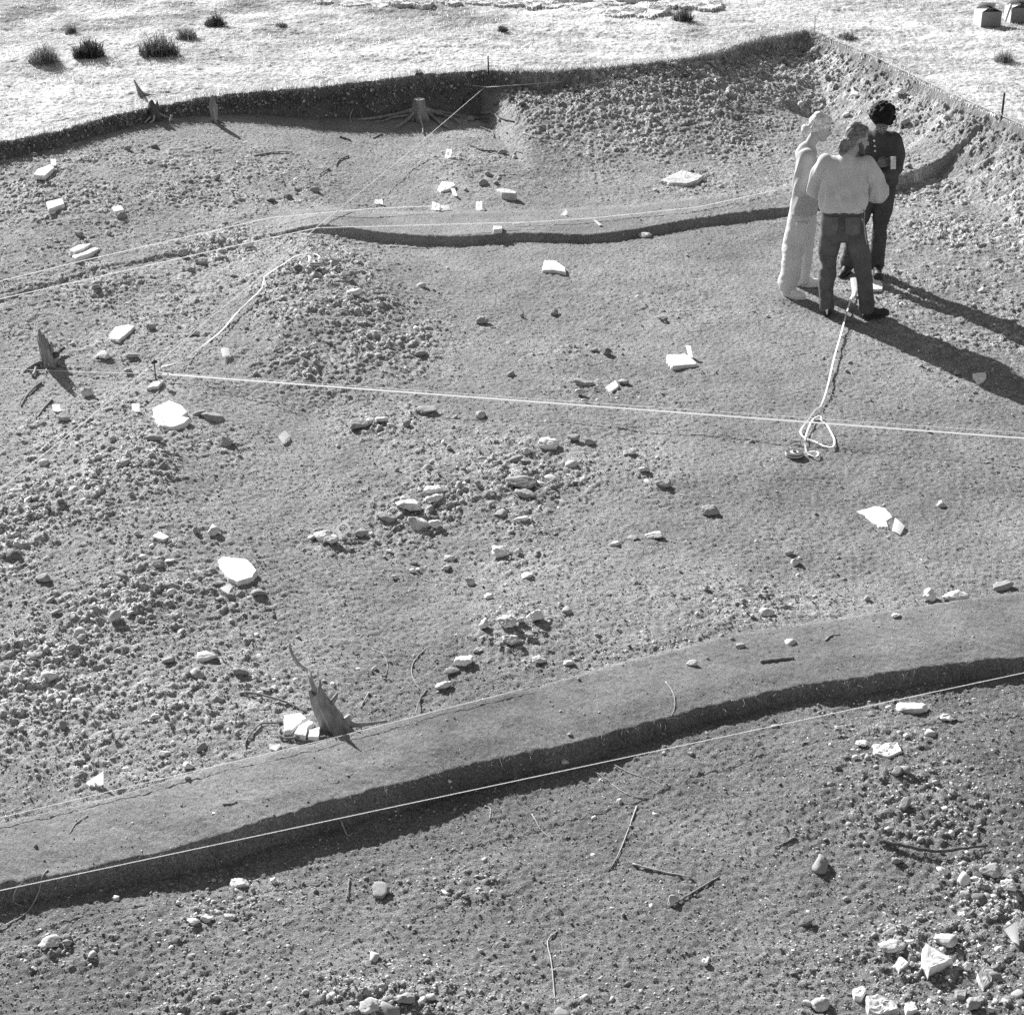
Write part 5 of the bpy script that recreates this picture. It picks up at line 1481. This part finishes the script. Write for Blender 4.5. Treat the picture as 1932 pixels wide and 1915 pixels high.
body += [prim((V3(-.12, .04, 1.36), .07), (V3(.13, .04, 1.36), .07), (V3(-.10, .02, 1.02), .075), (V3(.10, .02, 1.02), .075)), prim((hipL, .10), (hipR, .10), (V3(0, .015, 1.02), .088))]
body += limb([shL, elL, wrL], [.055, .043, .028]) + limb([shR, elR, wrR], [.055, .043, .028])
body += limb([hipL, knL, anL], [.085, .055, .04]) + limb([hipR, knR, anR], [.085, .055, .04])
body += hand_prims(wrL, (.8, .45, .1), (0, .2, 1), .5, (1, -.4, 0)) + hand_prims(wrR, (-.7, .5, .2), (0, .2, 1), .5, (-1, -.4, 0))
melt('body', body, PM['skin'], B, .0062, 2)
eyes(P_, B, PM['eye'])
sw = [prim((V3(-.108, .045, 1.375), .082), (V3(.128, .04, 1.37), .082), (V3(-.095, .02, 1.16), .100), (V3(.098, .02, 1.16), .100)),
      prim((V3(-.095, .02, 1.16), .100), (V3(.098, .02, 1.16), .100), (V3(-.088, .012, 1.07), .118), (V3(.090, .012, 1.07), .118)),
      prim((V3(.02, .035, 1.44), .066), (V3(.01, .03, 1.40), .085)), prim((V3(-.088, .012, 1.04), .116), (V3(.086, .012, 1.04), .116))]
sw += limb([shL, V3(-.215, .075, 1.27), elL + V3(-.02, 0, 0), V3(-.17, .19, 1.115)], [.074, .070, .070, .060]) + limb([shR, V3(.245, .075, 1.26), elR + V3(.025, 0, -.02), V3(.225, .20, 1.09)], [.074, .076, .084, .070])
melt('sweatshirt', sw, PM['sweat'], B, .009, 5, folds_shirt(.022, 13, 1.8, 3, .97))
def bend_cut(z): return [(V3(0, 0, z), (0, 0, -1), None)]
j = [prim((V3(-.085, .005, .985), .092), (V3(.085, .005, .985), .092), (V3(-.085, .0, .86), .105), (V3(.09, .0, .86), .105)), prim((V3(-.075, -.025, .86), .088), (V3(.08, -.025, .86), .088)), prim((V3(-.07, 0, .78), .085), (V3(.09, 0, .78), .085))]
j += limb([V3(-.085, .0, .84), V3(-.105, .03, .62), knL, V3(-.112, .01, .26), anL + V3(0, .01, -.01)], [.105, .092, .074, .071, .070])
j += limb([V3(.095, .0, .84), V3(.155, .03, .64), knR, V3(.235, .01, .26), anR + V3(0, .01, -.01)], [.105, .094, .078, .072, .070])
jo = melt('jeans', j, PM['jeans'], B, .009, 4, folds_legs(.013, .46, 5), [(V3(0, 0, min(gl, gr_) + .045), (0, 0, -1), None)])
# belt and back pockets
n = 40; V, F = [], []
for z in (1.0, 1.04):
    V += [(.185 * math.cos(2 * math.pi * k / n) * 1.04, .008 + .100 * math.sin(2 * math.pi * k / n), z) for k in range(n)]
F = [(k, (k + 1) % n, n + (k + 1) % n, n + k) for k in range(n)]
link('belt', pymesh('belt', V, F, True), PM['shoe_d'], jo)
from mathutils.bvhtree import BVHTree
tree = BVHTree.FromPolygons([v.co for v in jo.data.vertices], [p.vertices[:] for p in jo.data.polygons])
for px_ in (-.098, .098):
    K = 9; V, F = [], []
    for b_ in range(K):
        for a_ in range(K):
            fx, fz = a_ / (K - 1) - .5, b_ / (K - 1) - .5
            wdt = .135 * (1 - .12 * (fz < 0) * abs(fz) * 2)
            zz_ = .875 + .15 * fz - (.02 * (1 - abs(fx) * 2) if fz < -.3 else 0)
            h = tree.ray_cast(Vector((px_ + wdt * fx, -.5, zz_)), Vector((0, 1, 0)))
            q = h[0] if h[0] else Vector((px_ + wdt * fx, -.1, zz_))
            edge_ = max(abs(fx), abs(fz)) > .43
            V.append((q.x, q.y - (.007 if edge_ else .0045), q.z))
    F = [(b_ * K + a_, b_ * K + a_ + 1, (b_ + 1) * K + a_ + 1, (b_ + 1) * K + a_) for a_ in range(K - 1) for b_ in range(K - 1)]
    link('pocket', pymesh('pocket', V, F, False), PM['jeans_seam'], jo)
s1 = shoe('shoe', (-.10, -.045, gl - .004), (-.09, .215, gl + .004), PM['shoe_d'], B, PM['shoe_d'])
s2 = shoe('shoe', (.225, -.035, gr_ - .004), (.455, .09, gr_ + .002), PM['shoe_d'], B, PM['shoe_d'])
for hx, s_, d_ in (((-.10, -.052), s1, (1, 0)), ((.219, -.043), s2, (.87, -.48))):
    V = [(hx[0] + d_[0] * a, hx[1] + d_[1] * a - .003, gl + z) for a, z in ((-.014, .095), (.016, .095), (.012, .03), (.002, .03))]
    V += [(x, y + .012, z) for x, y, z in V]
    link('heel_flash', pymesh('heel_flash', V, [(0, 3, 2, 1), (4, 5, 6, 7), (0, 1, 5, 4), (1, 2, 6, 5), (2, 3, 7, 6), (3, 0, 4, 7)]), PM['trim'], s_)
f, s, u = ax_
hair = [turned(P_(-.026, 0, .036), (.094, .085, .092), ax_), prim((P_(.045, .03, .090), .030), (P_(.045, -.03, .090), .030), (P_(-.05, 0, .09), .05)),
        prim((P_(-.06, .05, -.01), .034), (P_(-.06, -.05, -.01), .036), (P_(-.085, 0, -.035), .044), (P_(-.05, 0, -.07), .05)),
        prim((P_(.03, .066, .045), .018), (P_(-.04, .07, .02), .026)), prim((P_(.03, -.066, .045), .018), (P_(-.04, -.07, .02), .026))]
hair += limb([P_(-.085, 0, -.02), P_(-.118, 0, -.05), P_(-.115, .0, -.11), P_(-.085, .0, -.17)], [.034, .036, .040, .022])
melt('hair', hair, PM['brown'], B, .007, 2, lambda v: .004 * n3(v, (60, 60, 22), 9))
br = [prim((P_(.03, .05, -.055), .024), (P_(.055, .03, -.10), .028), (P_(.07, 0, -.115), .030), (P_(.055, -.03, -.10), .028)), prim((P_(.03, -.05, -.055), .024), (P_(.055, -.03, -.10), .028), (P_(.02, .0, -.09), .04)),
      prim((P_(.0, .066, -.01), .012), (P_(.03, .055, -.06), .022)), prim((P_(.0, -.066, -.01), .012), (P_(.03, -.055, -.06), .022)),
      prim((P_(.092, .018, -.055), .006), (P_(.099, 0, -.050), .007), (P_(.092, -.018, -.055), .006)), prim((P_(.07, 0, -.115), .032), (P_(.075, 0, -.135), .022))]
melt('beard', br, PM['beard'], B, .006, 2, lambda v: .003 * n3(v, (90, 90, 60), 4))
tube('drawstring', [(.17, -.03, 1.02), (.195, -.075, .98), (.19, -.09, .92), (.205, -.08, .80), (.225, -.065, .70)], .005, PM['tee'], B, 6)

# ---- fair-haired woman in profile
A = person(1512, 549, 'fair-haired woman in a loose light shirt and baggy pale trousers, seen from the side')
g1, g2_ = local_ground(A, -.12, -.18), local_ground(A, .02, .16)
HA = V3(.115, .03, 1.53)
hp, P_, ax_ = head_prims(HA, (.93, .22, -.30), (.22, .05, 1))
hip1, hip2 = V3(-.03, -.07, .86), V3(-.02, .08, .86)
kn1, kn2 = V3(-.085, -.12, .46), V3(.0, .12, .46)
an1, an2 = V3(-.125, -.16, g1 + .08), V3(-.01, .17, g2_ + .08)
sh1, sh2 = V3(-.005, -.14, 1.30), V3(.0, .15, 1.30)
el1, el2 = V3(-.03, -.215, 1.02), V3(.0, .20, 1.03)
wr1, wr2 = V3(.19, -.13, 1.01), V3(.20, .12, 1.04)
body = hp + limb([HA + V3(-.045, -.01, -.07), V3(.005, 0, 1.33)], [.047, .055])
body += [prim((V3(.01, -.09, 1.27), .065), (V3(.01, .10, 1.27), .065), (V3(-.01, -.06, .95), .08), (V3(-.01, .07, .95), .08)), prim((hip1, .09), (hip2, .09), (V3(-.01, 0, .98), .09))]
body += limb([sh1, el1, wr1], [.046, .038, .026]) + limb([sh2, el2, wr2], [.046, .038, .026])
body += limb([hip1, kn1, an1], [.078, .05, .036]) + limb([hip2, kn2, an2], [.078, .05, .036])
body += hand_prims(wr1, (.75, .6, .1), (0, -.2, 1), .5, (-.5, .6, 0), .95) + hand_prims(wr2, (.6, -.7, .0), (0, .2, 1), .5, (-.5, -.6, 0), .95)
melt('body', body, PM['skin'], A, .0062, 2)
eyes(P_, A, PM['eye'])
ts = [prim((V3(.0, -.115, 1.285), .072), (V3(.005, .12, 1.285), .072), (V3(.0, -.07, 1.05), .098), (V3(.0, .09, 1.05), .098)),
      prim((V3(.0, -.07, 1.05), .098), (V3(.0, .09, 1.05), .098), (V3(.0, -.10, .76), .118), (V3(.0, .10, .76), .118)), prim((V3(.005, 0, 1.345), .06), (V3(.0, 0, 1.29), .09))]
ts += limb([sh1, V3(-.02, -.185, 1.17), el1 + V3(-.005, -.005, .02), V3(.01, -.21, 1.005)], [.068, .068, .068, .058]) + limb([sh2, V3(-.01, .18, 1.17), el2, V3(.05, .19, 1.02)], [.068, .072, .070, .058])
melt('shirt', ts, PM['tee'], A, .009, 5, folds_shirt(.014, 10, 2.0, 21), [(V3(0, 0, .78), (.0, .0, -1), lambda c: c.z < .9)])
tr = [prim((V3(-.01, -.075, .90), .10), (V3(-.01, .075, .90), .10), (V3(-.02, -.07, .80), .112), (V3(-.01, .075, .80), .112))]
tr += limb([V3(-.02, -.07, .80), V3(-.05, -.09, .62), kn1, V3(-.10, -.145, .25), an1 + V3(0, 0, -.01)], [.115, .112, .104, .094, .082])
tr += limb([V3(-.01, .075, .80), V3(.01, .10, .62), kn2, V3(.0, .15, .25), an2 + V3(0, 0, -.01)], [.115, .108, .098, .088, .078])
to = melt('trousers', tr, PM['pale_trs'], A, .009, 4, folds_legs(.013, .42, 31), [(V3(0, 0, g1 + .04), (0, 0, -1), lambda c: c.y < .02 and c.z < .3), (V3(0, 0, g2_ + .045), (0, 0, -1), lambda c: c.y >= .02 and c.z < .3)])
pk = melt('pocket', [prim((V3(-.05, -.195, .70), .022), (V3(.02, -.195, .70), .022), (V3(-.065, -.195, .54), .022), (V3(.005, -.195, .53), .022))], PM['pale_trs'], to, .008, 3)
shoe('shoe', (-.165, -.155, g1 - .004), (.045, -.255, g1), PM['shoe_w'], A, PM['shoe_w'])
shoe('shoe', (-.045, .16, g2_ - .004), (.20, .20, g2_), PM['shoe_w'], A, PM['trim'])
hair = [turned(P_(-.026, 0, .034), (.094, .084, .088), ax_), prim((P_(.055, .03, .080), .026), (P_(.055, -.03, .080), .026), (P_(-.05, 0, .085), .05)),
        prim((P_(-.055, .05, -.01), .034), (P_(-.055, -.05, -.01), .034), (P_(-.08, 0, -.035), .034)),
        prim((P_(.045, .066, .04), .018), (P_(-.03, .07, .015), .026)), prim((P_(.045, -.066, .04), .018), (P_(-.03, -.07, .015), .026)),
        prim((P_(-.09, 0, -.03), .022), (P_(-.125, 0, -.05), .036)), prim((P_(-.128, .012, -.07), .034), (P_(-.128, -.012, -.045), .034))]
melt('hair', hair, PM['blonde'], A, .007, 2, lambda v: .005 * n3(v, (55, 55, 24), 14))

# ---- dark-haired person facing us, writing
Cp = person(1644, 519, 'person with bushy black hair and dark buttoned shirt, facing us, head bowed over notes')
g1, g2_ = local_ground(Cp, -.24, 0), local_ground(Cp, .04, .03)
HC = V3(.02, -.045, 1.50)
hp, P_, ax_ = head_prims(HC, (-.10, -.80, -.62), (-.03, -.5, .85))
hipL, hipR = V3(-.075, .02, .87), V3(.085, .02, .87)
knL, knR = V3(-.15, -.02, .47), V3(.055, .0, .47)
anL, anR = V3(-.235, .02, g1 + .09), V3(.045, .03, g2_ + .09)
shL, shR = V3(-.13, .03, 1.30), V3(.14, .02, 1.30)
elL, elR = V3(-.19, -.02, 1.06), V3(.165, -.02, 1.04)
wrL, wrR = V3(-.0, -.20, 1.12), V3(.03, -.20, 1.02)
body = hp + limb([HC + V3(.0, .04, -.07), V3(.0, .02, 1.36)], [.052, .06])
body += [prim((V3(-.10, .02, 1.29), .07), (V3(.11, .02, 1.29), .07), (V3(-.08, .02, .98), .085), (V3(.09, .02, .98), .085)), prim((hipL, .095), (hipR, .09), (V3(0, .02, 1.0), .082))]
body += limb([shL, elL, wrL], [.052, .042, .028]) + limb([shR, elR, wrR], [.052, .042, .028])
body += limb([hipL, knL, anL], [.082, .053, .038]) + limb([hipR, knR, anR], [.082, .053, .038])
body += hand_prims(wrL, (.85, -.25, .35), (.1, .2, 1), .9, (.3, .9, 0)) + hand_prims(wrR, (-.9, -.25, .0), (.1, .1, 1), .8, (.3, .9, 0))
melt('body', body, PM['skin_dark'], Cp, .0062, 2)
eyes(P_, Cp, PM['eye'])
sh = [prim((V3(-.105, .025, 1.305), .078), (V3(.115, .02, 1.305), .078), (V3(-.09, .02, 1.04), .098), (V3(.10, .02, 1.04), .098)),
      prim((V3(-.09, .02, 1.04), .098), (V3(.10, .02, 1.04), .098), (V3(-.085, .02, .90), .102), (V3(.095, .02, .90), .102)), prim((V3(.0, .01, 1.37), .062), (V3(.0, .01, 1.30), .09))]
sh += limb([shL, V3(-.18, .0, 1.19), elL, elL * .45 + wrL * .55], [.070, .066, .062, .048]) + limb([shR, V3(.175, .0, 1.18), elR, elR * .40 + wrR * .60], [.070, .068, .066, .052])
so = melt('shirt', sh, PM['henley'], Cp, .009, 4, folds_shirt(.008, 11, 2.4, 41), [(V3(0, 0, .885), (0, 0, -1), lambda c: c.z < .95)])
melt('cuff', [prim((elR * .45 + wrR * .55, .056), (elR * .36 + wrR * .64, .054))], PM['henley'], so, .007, 2)
melt('cuff', [prim((elL * .50 + wrL * .50, .052), (elL * .42 + wrL * .58, .050))], PM['henley'], so, .007, 2)
for k in range(3):
    v = ball((0, 0, 0), (.010, .006, .010)) + V3(-.040 + .006 * k, -.083 - .008 * k, 1.315 - .045 * k)
    link('button', npmesh('button', v, ICO3[1], True), PM['button'], so)
tr = [prim((V3(-.075, .02, .92), .094), (V3(.085, .02, .92), .094), (V3(-.075, .02, .82), .102), (V3(.085, .02, .82), .102))]
tr += limb([V3(-.075, .02, .82), V3(-.115, .0, .64), knL, V3(-.20, .01, .26), anL + V3(0, 0, -.01)], [.10, .09, .076, .072, .068])
tr += limb([V3(.085, .02, .82), V3(.075, .01, .64), knR, V3(.048, .02, .26), anR + V3(0, 0, -.01)], [.10, .09, .076, .072, .068])
melt('trousers', tr, PM['dark_trs'], Cp, .009, 4, folds_legs(.009, .44, 51), [(V3(0, 0, min(g1, g2_) + .05), (0, 0, -1), None)])
shoe('boot', (-.215, .05, g1 - .004), (-.29, -.19, g1), PM['shoe_d'], Cp, PM['shoe_d'], h=.10)
shoe('boot', (.045, .06, g2_ - .004), (.075, -.19, g2_), PM['shoe_d'], Cp, PM['shoe_d'], h=.10)
rngh = np.random.default_rng(8)
hair = [turned(P_(-.03, 0, .045), (.112, .108, .110), ax_)]
for k in range(150):
    d = rngh.normal(size=3); d /= np.linalg.norm(d)
    if d[2] < -.55 or (d[0] > .45 and d[2] < .15): continue
    hair.append(ball(P_(-.03 + d[0] * .108, d[1] * .106, .045 + d[2] * .106), rngh.uniform(.016, .026)))
melt('hair', hair, PM['black'], Cp, .0065, 1, lambda v: .004 * n3(v, (120, 120, 120), 6))
# spectacles
for b in (.031, -.031):
    V, F = tube_geo([P_(.096 + .001 * math.cos(t), b + .021 * math.cos(t), .0 + .018 * math.sin(t)) for t in np.linspace(0, 2 * math.pi, 17)], .0016, 5)
    link('spectacle_rim', pymesh('spectacle_rim', V, F, True), PM['button'], Cp)

# what the writer holds: a notepad and a pencil
def wl(root, v):
    return root.location + Matrix.Rotation(root.rotation_euler.z, 3, 'Z') @ Vector(v)
nb = tag(empty('notepad', wl(Cp, (.10, -.245, 1.16)), Cp.rotation_euler.z), 'small white notepad held against the chest of the black-haired person', 'notepad')
def slabbox(name, sx, sy, sz, mat, parent, off=(0, 0, 0)):
    bm = bmesh.new(); bmesh.ops.create_cube(bm, size=1)
    for v in bm.verts: v.co = Vector((v.co.x * sx + off[0], v.co.y * sy + off[1], v.co.z * sz + off[2]))
    bmesh.ops.bevel(bm, geom=list(bm.edges), offset=.001, segments=1, affect='EDGES')
    me = bpy.data.meshes.new(name); bm.to_mesh(me); bm.free()
    return link(name, me, mat, parent)
slabbox('page_block', .075, .008, .115, M['card'], nb); slabbox('cover', .077, .003, .118, PM['henley'], nb, (0, .007, 0))
nb.rotation_euler = (R(-12), R(8), Cp.rotation_euler.z + R(55))
pen = tube('pencil', [(0, 0, -.07), (0, 0, .055), (0, 0, .07)], [.004, .004, .001], PM['trim'], None, 6)
pen.location = wl(Cp, (-.075, -.245, 1.04)); pen.rotation_euler = (R(60), R(25), 0)
tag(pen, 'short light pencil in the lower hand of the black-haired person', 'pencil')
